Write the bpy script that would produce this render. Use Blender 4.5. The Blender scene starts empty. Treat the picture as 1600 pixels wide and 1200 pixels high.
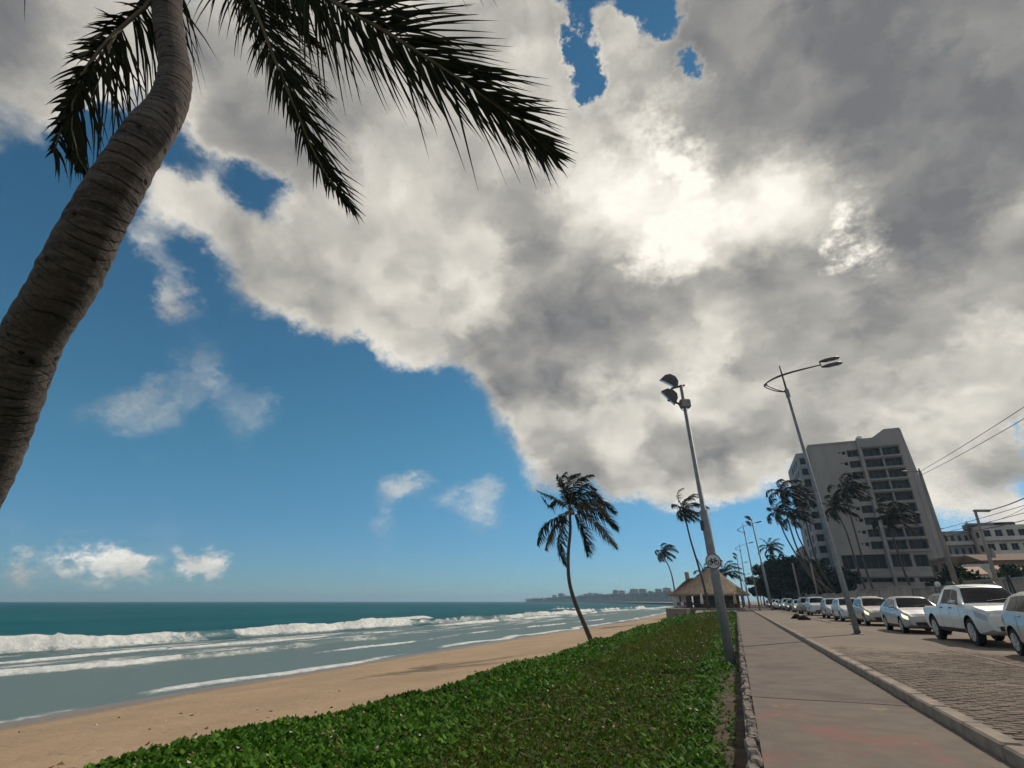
import bpy, bmesh, math, random
import numpy as np
from mathutils import Vector, Matrix

SC = bpy.context.scene
COL = SC.collection
R = math.radians
random.seed(7)
RNG = np.random.default_rng(11)

# ---------------------------------------------------------------- camera
CAM_H = 1.35
YAW = R(21.9)            # the street runs along +Y, the camera looks to its left
PITCH = R(23.0)
F = 0.5                  # focal length / picture width
cam_data = bpy.data.cameras.new('camera')
cam_data.sensor_width = 36.0
cam_data.lens = 36.0 * F
cam_data.clip_start = 0.05
cam_data.clip_end = 30000
cam = bpy.data.objects.new('camera', cam_data)
cam.location = (0, 0, CAM_H)
cam.rotation_euler = (R(90) + PITCH, 0, YAW)
COL.objects.link(cam)
SC.camera = cam
SC.view_settings.view_transform = 'Standard'
SC.view_settings.look = 'None'
SC.view_settings.gamma = 1.0
SC.view_settings.exposure = 0.0
SC.view_settings.use_curve_mapping = False
SC.render.engine = 'CYCLES'
SC.cycles.use_denoising = True
SC.cycles.max_bounces = 6
SC.cycles.use_adaptive_sampling = True
SC.cycles.adaptive_threshold = 0.02
SC.cycles.adaptive_min_samples = 6
SC.cycles.transparent_max_bounces = 8
SC.cycles.volume_bounces = 0

def ray(px, py):
    """world direction through a point of the 1600 x 1200 photograph (depth 1 along the lens axis)"""
    u = (px - 800) / 800.0; v = (600 - py) / 800.0
    yc = math.cos(PITCH) - v * math.sin(PITCH)
    z = math.sin(PITCH) + v * math.cos(PITCH)
    c, s = math.cos(YAW), math.sin(YAW)
    return Vector((c * u - s * yc, s * u + c * yc, z))
EYE = Vector((0, 0, CAM_H))
def at_z(px, py, z):
    d = ray(px, py); return EYE + d * ((z - CAM_H) / d.z)
def at_y(px, py, y):
    d = ray(px, py); return EYE + d * (y / d.y)
def at_x(px, py, x):
    d = ray(px, py); return EYE + d * (x / d.x)
def at_d(px, py, t):
    return EYE + ray(px, py) * t
CAMR = Vector((math.cos(YAW), math.sin(YAW), 0))

# ---------------------------------------------------------------- sky
SUN_AZ = R(30.0)      # clockwise from +Y
SUN_EL = R(40.0)
SUND = Vector((math.sin(SUN_AZ) * math.cos(SUN_EL), math.cos(SUN_AZ) * math.cos(SUN_EL), math.sin(SUN_EL)))
world = bpy.data.worlds.new('World')
SC.world = world
world.use_nodes = True
wt = world.node_tree
wt.nodes.clear()

class NT:
    """small helper for writing node graphs as expressions"""
    def __init__(self, tree): self.t = tree
    def n(self, kind, **kw):
        nd = self.t.nodes.new(kind)
        for k, v in kw.items(): setattr(nd, k, v)
        return nd
    def put(self, sock, v):
        if isinstance(v, bpy.types.NodeSocket): self.t.links.new(v, sock)
        elif v is not None: sock.default_value = v
    def m(self, op, a, b=None, c=None, clamp=False):
        nd = self.n('ShaderNodeMath', operation=op, use_clamp=clamp)
        for i, v in enumerate((a, b, c)):
            if v is not None: self.put(nd.inputs[i], v)
        return nd.outputs[0]
    def vm(self, op, a, b=None, scale=None):
        nd = self.n('ShaderNodeVectorMath', operation=op)
        self.put(nd.inputs[0], a)
        if b is not None: self.put(nd.inputs[1], b)
        if scale is not None: self.put(nd.inputs['Scale'], scale)
        return nd.outputs['Value'] if op in ('DISTANCE', 'LENGTH', 'DOT_PRODUCT') else nd.outputs['Vector']
    def mr(self, v, a, b, c=0.0, d=1.0, smooth=True):
        nd = self.n('ShaderNodeMapRange', interpolation_type='SMOOTHSTEP' if smooth else 'LINEAR', clamp=True)
        self.put(nd.inputs['Value'], v)
        for k, x in (('From Min', a), ('From Max', b), ('To Min', c), ('To Max', d)): self.put(nd.inputs[k], x)
        return nd.outputs[0]
    def noise(self, vec, scale, detail=4.0, rough=0.5, dist=0.0, color=False):
        nd = self.n('ShaderNodeTexNoise')
        if vec is not None: self.put(nd.inputs['Vector'], vec)
        nd.inputs['Scale'].default_value = scale; nd.inputs['Detail'].default_value = detail
        nd.inputs['Roughness'].default_value = rough; nd.inputs['Distortion'].default_value = dist
        return nd.outputs['Color'] if color else nd.outputs[0]
    def mix(self, fac, a, b):
        nd = self.n('ShaderNodeMix', data_type='RGBA')
        self.put(nd.inputs[0], fac)
        self.put(nd.inputs[6], a if isinstance(a, bpy.types.NodeSocket) else (*a[:3], 1))
        self.put(nd.inputs[7], b if isinstance(b, bpy.types.NodeSocket) else (*b[:3], 1))
        return nd.outputs[2]

def build_sky():
    g = NT(wt)
    D = g.n('ShaderNodeTexCoord').outputs['Generated']
    sky = g.n('ShaderNodeTexSky', sky_type='NISHITA')
    sky.sun_disc = False
    sky.sun_elevation = SUN_EL; sky.sun_rotation = SUN_AZ
    sky.altitude = 0; sky.air_density = 1.0; sky.dust_density = 0.1; sky.ozone_density = 3.0
    sep = g.n('ShaderNodeSeparateXYZ'); g.put(sep.inputs[0], D)
    # cloud-layer coordinates: the layer recedes towards the horizon
    k = g.m('MAXIMUM', g.m('ADD', sep.outputs[2], 0.75), 0.2)
    Q = g.vm('SCALE', D, scale=g.m('DIVIDE', 1.0, k))
    warp = g.vm('SUBTRACT', g.noise(Q, 5.0, 7.0, 0.68, color=True), (0.5, 0.5, 0.5))
    Dw = g.vm('ADD', D, g.vm('SCALE', warp, scale=0.19))
    Ds = g.vm('ADD', D, g.vm('SCALE', warp, scale=0.36))
    def blobs(lst, Dw=Dw):
        tot = None
        for px, py, r, w in lst:
            c = ray(px, py).normalized()
            e = (ray(px + r, py).normalized() - c).length * 0.5 + (ray(px, py + r).normalized() - c).length * 0.5
            v = g.mr(g.vm('DISTANCE', Dw, tuple(c)), e * 1.25, 0.0, 0.0, w)
            tot = v if tot is None else g.m('ADD', tot, v)
        return tot
    cover = [(40, 60, 170, 1.0), (190, 30, 120, .9), (90, 130, 80, .6), (350, 150, 140, 1.0), (440, 230, 90, .7), (560, 60, 230, 1.2), (560, 330, 110, .6),
             (300, 320, 75, .75), (370, 360, 70, .6), (450, 420, 95, .9), (520, 470, 100, .8), (600, 420, 150, 1.0),
             (650, 530, 75, .7), (750, 480, 130, 1.0), (760, 240, 280, 1.2), (830, 570, 130, 1.0), (880, 690, 90, .9),
             (960, 730, 70, .7), (1020, 500, 300, 1.3), (1040, 690, 120, 1.0), (1130, 640, 150, 1.0), (1180, 690, 60, .5), (1020, 160, 120, .7), (980, 60, 60, .6),
             (840, 60, 110, .9), (1220, 200, 330, 1.4), (1450, 380, 360, 1.4), (1400, 80, 330, 1.4), (1250, 560, 200, 1.1), (1430, 620, 180, 1.0), (1600, 560, 160, .7),
             (1470, 740, 130, .9), (1600, 820, 80, .5), (1700, 300, 500, 1.2), (1500, -300, 600, 1.2), (500, -300, 400, .9), (-300, 0, 350, .8),
             (240, 430, 60, .40), (280, 465, 40, .34), (225, 375, 50, .35), (300, 575, 90, .29), (190, 590, 110, .24), (180, 650, 80, .2), (430, 645, 90, .42),
             (640, 760, 52, .42), (745, 775, 50, .30), (605, 820, 40, .25),
             (50, 888, 42, .55), (130, 890, 45, .65), (185, 884, 46, .68), (220, 893, 40, .35), (298, 886, 30, .4), (335, 890, 36, .62), (1080, 770, 60, .35), (1150, 760, 60, .3),
             (930, 900, 70, .25)]
    gaps = [(420, 300, 60, -.5), (470, 330, 40, -.3), (690, 520, 38, -.75), (1035, 15, 70, -1.7), (1080, 110, 52, -1.7), (1075, 190, 30, -.9), (905, 45, 42, -1.3), (930, 100, 50, -1.7), (938, 155, 44, -1.5), (930, -20, 60, -1.0), (1075, 200, 25, -.5),
            (1400, 265, 26, -.6), (1536, 325, 22, -.5), (1330, 225, 20, -.4), (1590, 640, 45, -.8), (120, 200, 60, -.6), (300, 260, 60, -.4),
            (560, 640, 200, -.5), (100, 460, 200, -.4), (900, 860, 120, -.3), (1130, 850, 130, -.2), (395, 40, 50, -.3)]
    base = g.m('ADD', blobs(cover), blobs(gaps, g.vm('ADD', D, g.vm('SCALE', warp, scale=0.26))))
    # beyond the view the layer goes on as loose cloud
    low = g.mr(g.noise(Q, 1.8, 2.0, 0.5), 0.40, 0.70, 0.0, 0.5)
    front = g.mr(g.vm('DOT_PRODUCT', D, tuple(ray(800, 600).normalized())), 0.45, 0.62, 1.0, 0.0)
    base = g.m('ADD', base, g.m('MULTIPLY', low, g.m('MULTIPLY', front, 1.6)))
    up = g.mr(sep.outputs[2], -0.01, 0.10)
    Qw = g.vm('ADD', Q, g.vm('SCALE', warp, scale=0.14))
    def billow(v, det, vdet):
        vo = g.n('ShaderNodeTexVoronoi', feature='F1'); vo.normalize = True
        g.put(vo.inputs['Vector'], v); vo.inputs['Scale'].default_value = 9.0; vo.inputs['Detail'].default_value = vdet; vo.inputs['Roughness'].default_value = 0.55
        return g.m('ADD', g.m('MULTIPLY', g.noise(v, 5.2, det, 0.67), 0.84), g.m('MULTIPLY', g.m('SUBTRACT', 0.80, vo.outputs[0]), 0.30))
    n1 = billow(Qw, 9.0, 2.0)
    s1 = g.noise(Qw, 4.4, 3.5, 0.52)
    s2 = g.noise(g.vm('ADD', Qw, tuple(SUND * 0.085)), 4.4, 3.5, 0.52)
    cov = g.m('ADD', base, g.m('MULTIPLY', g.m('SUBTRACT', n1, 0.5), g.mr(base, 0.05, 0.9, 0.8, 1.75)))
    mask = g.mr(cov, 0.08, 0.68)
    mask = g.m('MULTIPLY', mask, g.m('MULTIPLY_ADD', up, 0.4, 0.6))
    # light in the cloud: thick parts are grey, edges towards the sun are bright
    shade = [(900, 470, 190, -.20), (1130, 480, 170, -.08), (1000, 620, 170, -.12), (1290, 520, 170, -.20), (1420, 560, 160, -.20), (1090, 620, 90, .16),
             (1300, 130, 260, -.34), (1500, 200, 260, -.22), (1500, 400, 190, -.18), (1200, 60, 200, -.18), (1400, 30, 200, -.16), (100, 60, 260, -.20), (250, 30, 100, -.10),
             (1030, 215, 80, .40), (1065, 258, 60, .55), (1058, 388, 72, .65), (1348, 360, 68, .85), (1335, 395, 65, .7), (1320, 405, 45, .35), (1330, 330, 35, .25), (1150, 350, 110, .20), (1320, 300, 100, .18),
             (880, 200, 150, .26), (860, 80, 80, .2), (1000, 80, 60, .2), (740, 450, 90, .22), (560, 440, 120, .18), (700, 240, 180, .12), (1300, 450, 90, .15),
             (980, 320, 140, .22), (1540, 530, 60, .2), (1400, 690, 130, .12), (760, 340, 140, -.10), (1560, 500, 140, -.1), (820, 620, 60, .12), (960, 740, 60, .12), (185, 880, 60, .3), (330, 885, 50, .3), (60, 885, 50, .2), (640, 330, 200, .14), (460, 400, 120, .18), (1180, 300, 150, .14), (1010, 300, 120, .12), (1250, 330, 120, .10)]
    shade = [(x, y, r, w * (0.62 if w < 0 else 0.9)) for x, y, r, w in shade]
    b = g.m('ADD', 0.48, blobs(shade, Ds))
    b = g.m('ADD', b, g.m('MULTIPLY', g.m('SUBTRACT', s1, s2), 1.55))
    b = g.m('ADD', b, g.m('MULTIPLY', g.m('SUBTRACT', n1, 0.5), 0.26))
    b = g.m('ADD', b, g.mr(cov, 0.35, 1.05, 0.16, 0.0))             # thin edges let the sun through
    b = g.m('MAXIMUM', b, 0.13)
    tint = g.n('ShaderNodeValToRGB')
    el = tint.color_ramp.elements
    el[0].position = 0.12; el[0].color = (0.175, 0.178, 0.188, 1)
    el[1].position = 1.0; el[1].color = (1.05, 1.0, 0.90, 1)
    for p, c in ((0.28, (0.28, 0.277, 0.270, 1)), (0.46, (0.42, 0.405, 0.37, 1)), (0.68, (0.68, 0.65, 0.58, 1))):
        e = el.new(p); e.color = c
    g.put(tint.inputs[0], b)
    skyc = g.vm('SCALE', sky.outputs[0], scale=SKY_STRENGTH)
    low_air = g.mr(sep.outputs[2], 0.0, 0.30, 1.0, 0.0)              # moist air near the sea is greyer
    skyc = g.mix(low_air, g.vm('MULTIPLY', skyc, (0.52, 0.98, 0.99)), g.vm('MULTIPLY', skyc, (0.45, 0.74, 1.04)))
    col = g.mix(mask, skyc, tint.outputs[0])
    bg = g.n('ShaderNodeBackground'); g.put(bg.inputs[0], col); bg.inputs[1].default_value = 1.0
    out = g.n('ShaderNodeOutputWorld'); wt.links.new(bg.outputs[0], out.inputs[0])
SKY_STRENGTH = 0.075
build_sky()
world.cycles.sampling_method = 'MANUAL'
world.cycles.sample_map_resolution = 512

sun_data = bpy.data.lights.new('sun', 'SUN')
sun_data.energy = 2.9
sun_data.angle = R(1.0)
sun_data.color = (1.0, 0.90, 0.76)
sun = bpy.data.objects.new('sun', sun_data)
sun.rotation_euler = SUND.to_track_quat('Z', 'Y').to_euler()
sun.location = (0, 0, 60)
COL.objects.link(sun)

# ---------------------------------------------------------------- materials
def new_mat(name):
    m = bpy.data.materials.new(name); m.use_nodes = True
    t = m.node_tree; b = t.nodes['Principled BSDF']
    return m, NT(t), b

def pmat(name, c1, c2=None, scale=4.0, rough=0.7, bump=0.0, bscale=None, detail=6.0, lo=0.35, hi=0.65, c3=None, s3=0.7, metal=0.0, spec=0.5, coat=0.0, stretch=None, attr=None):
    """procedural surface: two tones mixed by noise, an optional broad third tone (stains), fine relief"""
    m, g, b = new_mat(name)
    tc = g.n('ShaderNodeTexCoord').outputs['Object']
    if stretch: tc = g.vm('MULTIPLY', tc, stretch)
    if attr:
        an = g.n('ShaderNodeAttribute', attribute_name=attr); fac = an.outputs['Fac']
    elif c2: fac = g.mr(g.noise(tc, scale, detail, 0.6), lo, hi)
    col = g.mix(fac, c1, c2) if c2 else None
    if c3: col = g.mix(g.mr(g.noise(tc, s3, 4.0, 0.55), 0.52, 0.68), col if col else c1, c3)
    if col: g.put(b.inputs['Base Color'], col)
    else: b.inputs['Base Color'].default_value = (*c1, 1)
    b.inputs['Roughness'].default_value = rough
    b.inputs['Metallic'].default_value = metal
    b.inputs['Specular IOR Level'].default_value = spec
    if coat: b.inputs['Coat Weight'].default_value = coat; b.inputs['Coat Roughness'].default_value = 0.06
    if bump:
        bn = g.n('ShaderNodeBump'); bn.inputs['Strength'].default_value = bump; bn.inputs['Distance'].default_value = 0.02
        g.put(bn.inputs['Height'], g.noise(tc, bscale or scale * 3, 6.0, 0.65)); g.put(b.inputs['Normal'], bn.outputs[0])
    return m

def leaf_mat(name, c1, c2, rough=0.5, trans=0.25, spec=0.25):
    m, g, b = new_mat(name)
    an = g.n('ShaderNodeAttribute', attribute_name='tint').outputs['Fac']
    col = g.mix(an, c1, c2)
    g.put(b.inputs['Base Color'], col)
    b.inputs['Roughness'].default_value = rough
    b.inputs['Specular IOR Level'].default_value = spec
    tr = g.n('ShaderNodeBsdfTranslucent'); g.put(tr.inputs[0], col)
    mx = g.n('ShaderNodeMixShader'); mx.inputs[0].default_value = trans
    g.t.links.new(b.outputs[0], mx.inputs[1]); g.t.links.new(tr.outputs[0], mx.inputs[2])
    out = [n for n in g.t.nodes if n.type == 'OUTPUT_MATERIAL'][0]
    g.t.links.new(mx.outputs[0], out.inputs[0])
    return m

def glow_mat(name, col, strength):
    m, g, b = new_mat(name)
    b.inputs['Base Color'].default_value = (*col, 1); b.inputs['Emission Color'].default_value = (*col, 1)
    b.inputs['Emission Strength'].default_value = strength; b.inputs['Roughness'].default_value = 0.2
    return m

M = {}
M['concrete_path'] = pmat('concrete_path', (.150, .113, .086), (.110, .084, .066), 2.2, .88, .35, 40, c3=(.095, .062, .049), s3=.55)
M['kerb'] = pmat('kerb_concrete', (.36, .285, .215), (.24, .19, .148), 3.0, .9, .5, 35, c3=(.20, .165, .14), s3=1.1)
M['rough_stone'] = pmat('rough_stone', (.29, .24, .20), (.13, .105, .09), 6, .95, .8, 25)
M['soil'] = pmat('soil', (.115, .075, .042), (.045, .03, .018), 5, .97, .9, 18)
M['bankgreen'] = pmat('bank_soil', (.04, .05, .014), (.06, .05, .022), 3, .97, .6, 20)
M['sand_far'] = pmat('dry_ground', (.30, .24, .18), (.22, .18, .14), .4, .95)
M['concrete'] = pmat('concrete', (.34, .32, .30), (.26, .245, .23), 1.2, .9, .3, 20)
M['galv'] = pmat('galvanised_steel', (.27, .275, .285), (.20, .205, .215), 5, .6, .05, 30, metal=.15)
M['galv_dark'] = pmat('dark_painted_steel', (.075, .075, .08), (.05, .05, .055), 5, .5)
M['pole_conc'] = pmat('pole_concrete', (.30, .27, .24), (.21, .19, .17), 3, .9, .3, 25, stretch=(1, 1, .2))
M['lens'] = pmat('lamp_lens', (.55, .56, .55), None, rough=.2)
M['black'] = pmat('black_rubber', (.012, .012, .013), (.02, .02, .02), 8, .75)
M['wire'] = pmat('cable_black', (.015, .015, .016), None, rough=.6)
M['white_paint'] = pmat('white_paint', (.72, .72, .70), (.60, .60, .58), 3, .5)
M['red_paint'] = pmat('red_paint', (.30, .04, .032), (.22, .035, .03), 5, .5)

# ---------------------------------------------------------------- geometry
class MB:
    """collects shapes that become ONE mesh object"""
    def __init__(self): self.v = []; self.f = []
    def add(self, vs, fs):
        o = len(self.v); self.v += [tuple(p) for p in vs]; self.f += [tuple(i + o for i in f) for f in fs]; return self
    def box(self, c, s, rz=0.0, bev=0.0):
        x, y, z = s[0] / 2, s[1] / 2, s[2] / 2
        if bev:
            vs = []; b = min(bev, x * .9, y * .9, z * .9)
            for zz, q in ((-z, b), (-z + b, 0), (z - b, 0), (z, b)):
                for sx, sy in ((-1, -1), (1, -1), (1, 1), (-1, 1)):
                    if sx * sy > 0: vs += [(sx * (x - q), sy * (y - q - b), zz), (sx * (x - q - b), sy * (y - q), zz)]
                    else: vs += [(sx * (x - q - b), sy * (y - q), zz), (sx * (x - q), sy * (y - q - b), zz)]
            fs = [tuple(range(7, -1, -1)), tuple(range(24, 32))]
            for k in range(3):
                for i in range(8): fs.append((k * 8 + i, k * 8 + (i + 1) % 8, k * 8 + 8 + (i + 1) % 8, k * 8 + 8 + i))
        else:
            vs = [(-x, -y, -z), (x, -y, -z), (x, y, -z), (-x, y, -z), (-x, -y, z), (x, -y, z), (x, y, z), (-x, y, z)]
            fs = [(3, 2, 1, 0), (4, 5, 6, 7), (0, 1, 5, 4), (1, 2, 6, 5), (2, 3, 7, 6), (3, 0, 4, 7)]
        ca, sa = math.cos(rz), math.sin(rz)
        return self.add([(c[0] + ca * p[0] - sa * p[1], c[1] + sa * p[0] + ca * p[1], c[2] + p[2]) for p in vs], fs)
    def tube(self, pts, rad, n=8, cap=True):
        pts = [Vector(p) for p in pts]; k = len(pts)
        rads = [rad] * k if isinstance(rad, (int, float)) else rad
        vs = []; fs = []; ref = None
        for i, p in enumerate(pts):
            d = (pts[min(i + 1, k - 1)] - pts[max(i - 1, 0)]).normalized()
            if ref is None: ref = Vector((1, 0, 0)) if abs(d.x) < .8 else Vector((0, 1, 0))
            a = (ref - d * ref.dot(d)).normalized(); ref = a; b = d.cross(a)
            for j in range(n):
                t = 2 * math.pi * j / n
                vs.append(p + (a * math.cos(t) + b * math.sin(t)) * rads[i])
        for i in range(k - 1):
            for j in range(n):
                fs.append((i * n + j, i * n + (j + 1) % n, (i + 1) * n + (j + 1) % n, (i + 1) * n + j))
        if cap: fs += [tuple(range(n - 1, -1, -1)), tuple(range((k - 1) * n, k * n))]
        return self.add(vs, fs)
    def prism(self, poly, a, b):
        """polygon points (Vector) extruded by the vector b after an offset a"""
        a = Vector(a); b = Vector(b); n = len(poly)
        vs = [Vector(p) + a for p in poly] + [Vector(p) + a + b for p in poly]
        return self.add(vs, [tuple(range(n - 1, -1, -1)), tuple(range(n, 2 * n))] + [(i, (i + 1) % n, n + (i + 1) % n, n + i) for i in range(n)])
    def lathe(self, prof, c=(0, 0, 0), n=16, axis='z'):
        vs = []; fs = []; k = len(prof)
        for r, h in prof:
            for j in range(n):
                t = 2 * math.pi * j / n; x, y = r * math.cos(t), r * math.sin(t)
                vs.append({'z': (c[0] + x, c[1] + y, c[2] + h), 'x': (c[0] + h, c[1] + x, c[2] + y), 'y': (c[0] + y, c[1] + h, c[2] + x)}[axis])
        for i in range(k - 1):
            for j in range(n): fs.append((i * n + j, i * n + (j + 1) % n, (i + 1) * n + (j + 1) % n, (i + 1) * n + j))
        fs += [tuple(range(n - 1, -1, -1)), tuple(range((k - 1) * n, k * n))]
        return self.add(vs, fs)
    def mesh(self, name, mat, off=(0, 0, 0), smooth=False):
        me = bpy.data.meshes.new(name)
        me.from_pydata([(p[0] - off[0], p[1] - off[1], p[2] - off[2]) for p in self.v], [], self.f)
        if smooth: me.shade_smooth()
        if mat: me.materials.append(M[mat] if isinstance(mat, str) else mat)
        me.update(); return me
    def build(self, name, mat, parent=None, smooth=False):
        """vertices are world coordinates when the parent's root stands elsewhere: its base is subtracted"""
        off = (0, 0, 0)
        if parent is not None:
            off = parent.get('_base', (0, 0, 0))
        o = bpy.data.objects.new(name, self.mesh(name, mat, off, smooth)); COL.objects.link(o)
        if parent is not None: o.parent = parent; o['_base'] = off
        return o

def fast_obj(name, V, Fc, mat, parent=None, attr=None, smooth=False):
    """mesh from numpy arrays; all faces have the same number of corners"""
    V = np.asarray(V, np.float32); Fc = np.asarray(Fc, np.int32)
    if parent is not None and '_base' in parent: V = V - np.array(parent['_base'][:], np.float32)
    me = bpy.data.meshes.new(name); n, k = Fc.shape
    me.vertices.add(len(V)); me.vertices.foreach_set('co', V.ravel())
    me.loops.add(n * k); me.loops.foreach_set('vertex_index', Fc.ravel())
    me.polygons.add(n); me.polygons.foreach_set('loop_start', np.arange(0, n * k, k, dtype=np.int32))
    if smooth: me.shade_smooth()
    me.update(calc_edges=True)
    if attr:
        for an, av in attr.items():
            a = me.attributes.new(an, 'FLOAT', 'POINT'); a.data.foreach_set('value', np.asarray(av, np.float32))
    me.materials.append(M[mat] if isinstance(mat, str) else mat)
    o = bpy.data.objects.new(name, me); COL.objects.link(o)
    if parent is not None:
        o.parent = parent
        if '_base' in parent: o['_base'] = parent['_base'][:]
    return o

def tag(o, label, cat, group=None):
    o['label'] = label; o['category'] = cat
    if group: o['group'] = group
    return o
def struct(o, label=None):
    o['kind'] = 'structure'
    if label: o['label'] = label
    return o
def stuff(o, label=None, cat=None):
    o['kind'] = 'stuff'
    if label: o['label'] = label
    if cat: o['category'] = cat
    return o
def thing(name, label, cat, loc=(0, 0, 0), rz=0.0, group=None, world=True):
    o = bpy.data.objects.new(name, None); o.empty_display_size = .2; COL.objects.link(o)
    o.location = loc; o.rotation_euler = (0, 0, rz)
    if world: o['_base'] = tuple(loc)
    return tag(o, label, cat, group)
def copy_tree(o, parent=None):
    c = o.copy(); COL.objects.link(c); c.parent = parent
    for ch in list(o.children): copy_tree(ch, c)
    return c

def vnoise(x, y, seed=0):
    """smooth value noise on numpy arrays"""
    xi = np.floor(x).astype(np.int64); yi = np.floor(y).astype(np.int64); fx = x - xi; fy = y - yi
    fx = fx * fx * (3 - 2 * fx); fy = fy * fy * (3 - 2 * fy)
    def h(a, b):
        n = (a * 374761393 + b * 668265263 + seed * 1442695041) & 0x7fffffff
        n = ((n ^ (n >> 13)) * 1274126177) & 0x7fffffff
        return ((n ^ (n >> 16)) & 0xffff) / 65535.0
    return (h(xi, yi) * (1 - fx) + h(xi + 1, yi) * fx) * (1 - fy) + (h(xi, yi + 1) * (1 - fx) + h(xi + 1, yi + 1) * fx) * fy
def fbm(x, y, seed=0, oct=4):
    t = 0; a = .5
    for k in range(oct): t = t + a * vnoise(x, y, seed + k); x = x * 2.03; y = y * 2.03; a *= .5
    return t
def sstep(a, b, x):
    t = np.clip((x - a) / (b - a), 0, 1); return t * t * (3 - 2 * t)

# ---------------------------------------------------------------- ground, road, beach, sea
SEA_Z = -2.3
ROAD_Z = 0.09
PATH_W = 2.12
def grid_obj(name, xs, ys, zf, mat, attrs=None):
    X, Y = np.meshgrid(xs, ys); Z = zf(X, Y)
    V = np.stack([X.ravel(), Y.ravel(), Z.ravel()], 1)
    nx, ny = len(xs), len(ys); i = np.arange((ny - 1) * nx).reshape(ny - 1, nx)[:, :-1].ravel()
    Fc = np.stack([i, i + 1, i + nx + 1, i + nx], 1)
    at = {k: f(X, Y).ravel() for k, f in attrs.items()} if attrs else None
    return fast_obj(name, V, Fc, mat, None, at, True)
def graded(a, b, s0, g):
    r = [a]; s = s0; d = 1 if b > a else -1
    while (b - r[-1]) * d > 0: r.append(r[-1] + d * s); s *= g
    r[-1] = b
    return np.array(r)

def shore_x(Y):
    """the bay: straight along the street, then swinging out to the headland"""
    return -21.5 - 1.6 * np.sin(Y / 31.0 + .6) * np.exp(-np.maximum(Y, 0) / 300.0) - 650.0 * sstep(500, 2300, Y) ** 1.5
def edge_x(Y):
    """seaward edge of the green"""
    return -6.4 - .7 * (vnoise(Y / 4.5, Y * 0, 3) - .5) - .35 * (vnoise(Y / 1.1, Y * 0, 5) - .5) + 2.3 * sstep(55, 92, Y) - .7 * (1 - sstep(4, 12, Y))
def bank_z(X, Y):
    e = edge_x(Y)
    z = -.36 + .13 * sstep(-1.0, -3.0, X) + .20 * (fbm(X / 1.7, Y / 2.3, 9) - .5)
    z = z - 1.15 * sstep(e + .75, e - .95, X)
    return z
def sand_z(X, Y):
    sx = shore_x(Y)
    t = np.clip((X + 6.0) / np.minimum(sx + 6.0, -5), -1, 1.6)
    z = -.80 + (SEA_Z + .02 + .80) * np.where(t > 0, t ** .9 if False else np.abs(t) ** .95 * np.sign(t), t * .2)
    z = z + .10 * (fbm(X / 3.0, Y / 4.0, 21) - .5) * sstep(sx, sx + 5, X)
    return z

# sand: one sheet from the bank into the water, running on round the bay
def beach():
    m, g, b = new_mat('sand')
    tc = g.n('ShaderNodeTexCoord').outputs['Object']
    wet = g.n('ShaderNodeAttribute', attribute_name='wet').outputs['Fac']
    dry = g.mix(g.mr(g.noise(tc, .35, 5, .6), .35, .65), (.42, .285, .168), (.35, .238, .140))
    dry = g.mix(g.mr(g.noise(tc, 9.0, 4, .7), .60, .72), dry, (.27, .18, .105))
    g.put(b.inputs['Base Color'], g.mix(wet, dry, (.25, .175, .11)))
    g.put(b.inputs['Roughness'], g.mr(wet, .5, 1.0, .95, .35, False))
    bn = g.n('ShaderNodeBump'); bn.inputs['Strength'].default_value = .8; bn.inputs['Distance'].default_value = .07
    vf = g.n('ShaderNodeTexVoronoi'); vf.inputs['Scale'].default_value = 2.4; g.put(vf.inputs['Vector'], tc)
    foot = g.m('MULTIPLY', g.mr(vf.outputs[0], .08, .26, 1, 0), g.mr(g.noise(tc, .5, 3, .5), .45, .6))
    g.put(bn.inputs['Height'], g.m('SUBTRACT', g.noise(tc, 3.0, 8, .62), g.m('MULTIPLY', foot, .5))); g.put(b.inputs['Normal'], bn.outputs[0])
    ys = np.concatenate([np.arange(-14, 40, .5), graded(40, 2600, .6, 1.03)])
    ts = np.concatenate([np.linspace(0, 1, 60), [1.08, 1.2, 1.5]])
    Y, T = np.meshgrid(ys, ts, indexing='ij')
    sx = shore_x(Y); right = -5.2 + sstep(500, 2300, Y) * 0
    X = right + (sx - right) * T
    Z = sand_z(X, Y)
    wet = 1 - sstep(1.0, 2.6, X - sx + 1.2 * (fbm(Y / 6, X / 9, 4) - .5) * 2)
    V = np.stack([X.ravel(), Y.ravel(), Z.ravel()], 1); nx = len(ts)
    i = np.arange((len(ys) - 1) * nx).reshape(len(ys) - 1, nx)[:, :-1].ravel()
    o = fast_obj('beach_sand', V, np.stack([i, i + nx, i + nx + 1, i + 1], 1), m, None, {'wet': wet.ravel()}, True)
    struct(o)
    return o
beach()

# the bank the creeper grows on
bank = grid_obj('grass_bank', np.arange(-8.9, -.125, .12), np.concatenate([np.arange(-4, 30, .16), graded(30, 97, .3, 1.03)]), bank_z, 'bankgreen')
struct(bank)
struct(grid_obj('soil_strip', np.linspace(-.75, -.14, 8), np.arange(-3, 90, .25), lambda X, Y: bank_z(X, Y) + .035 + .03 * (fbm(X * 5, Y * 4, 2) - .5) - .06 * sstep(-.35, -.75, X), 'soil'))

# land inland of the road, out to the horizon
land = MB(); land.add([(16, -60, .02), (3000, -60, .02), (3000, 6000, .02), (-700, 6000, .02), (-600, 2250, .0), (16, 1000, .02)], [(0, 1, 2, 3, 4, 5)])
struct(land.build('inland_ground', 'sand_far'))
far = MB(); far.add([(-5.3, 96, .0), (16.2, 96, .0), (16.2, 1000, .0), (-600, 2255, -.02), (-640, 2255, -.3), (-5.3, 500, -.2)], [(0, 1, 2, 3, 4, 5)])
struct(far.build('promenade_ground', 'sand_far'))

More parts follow.
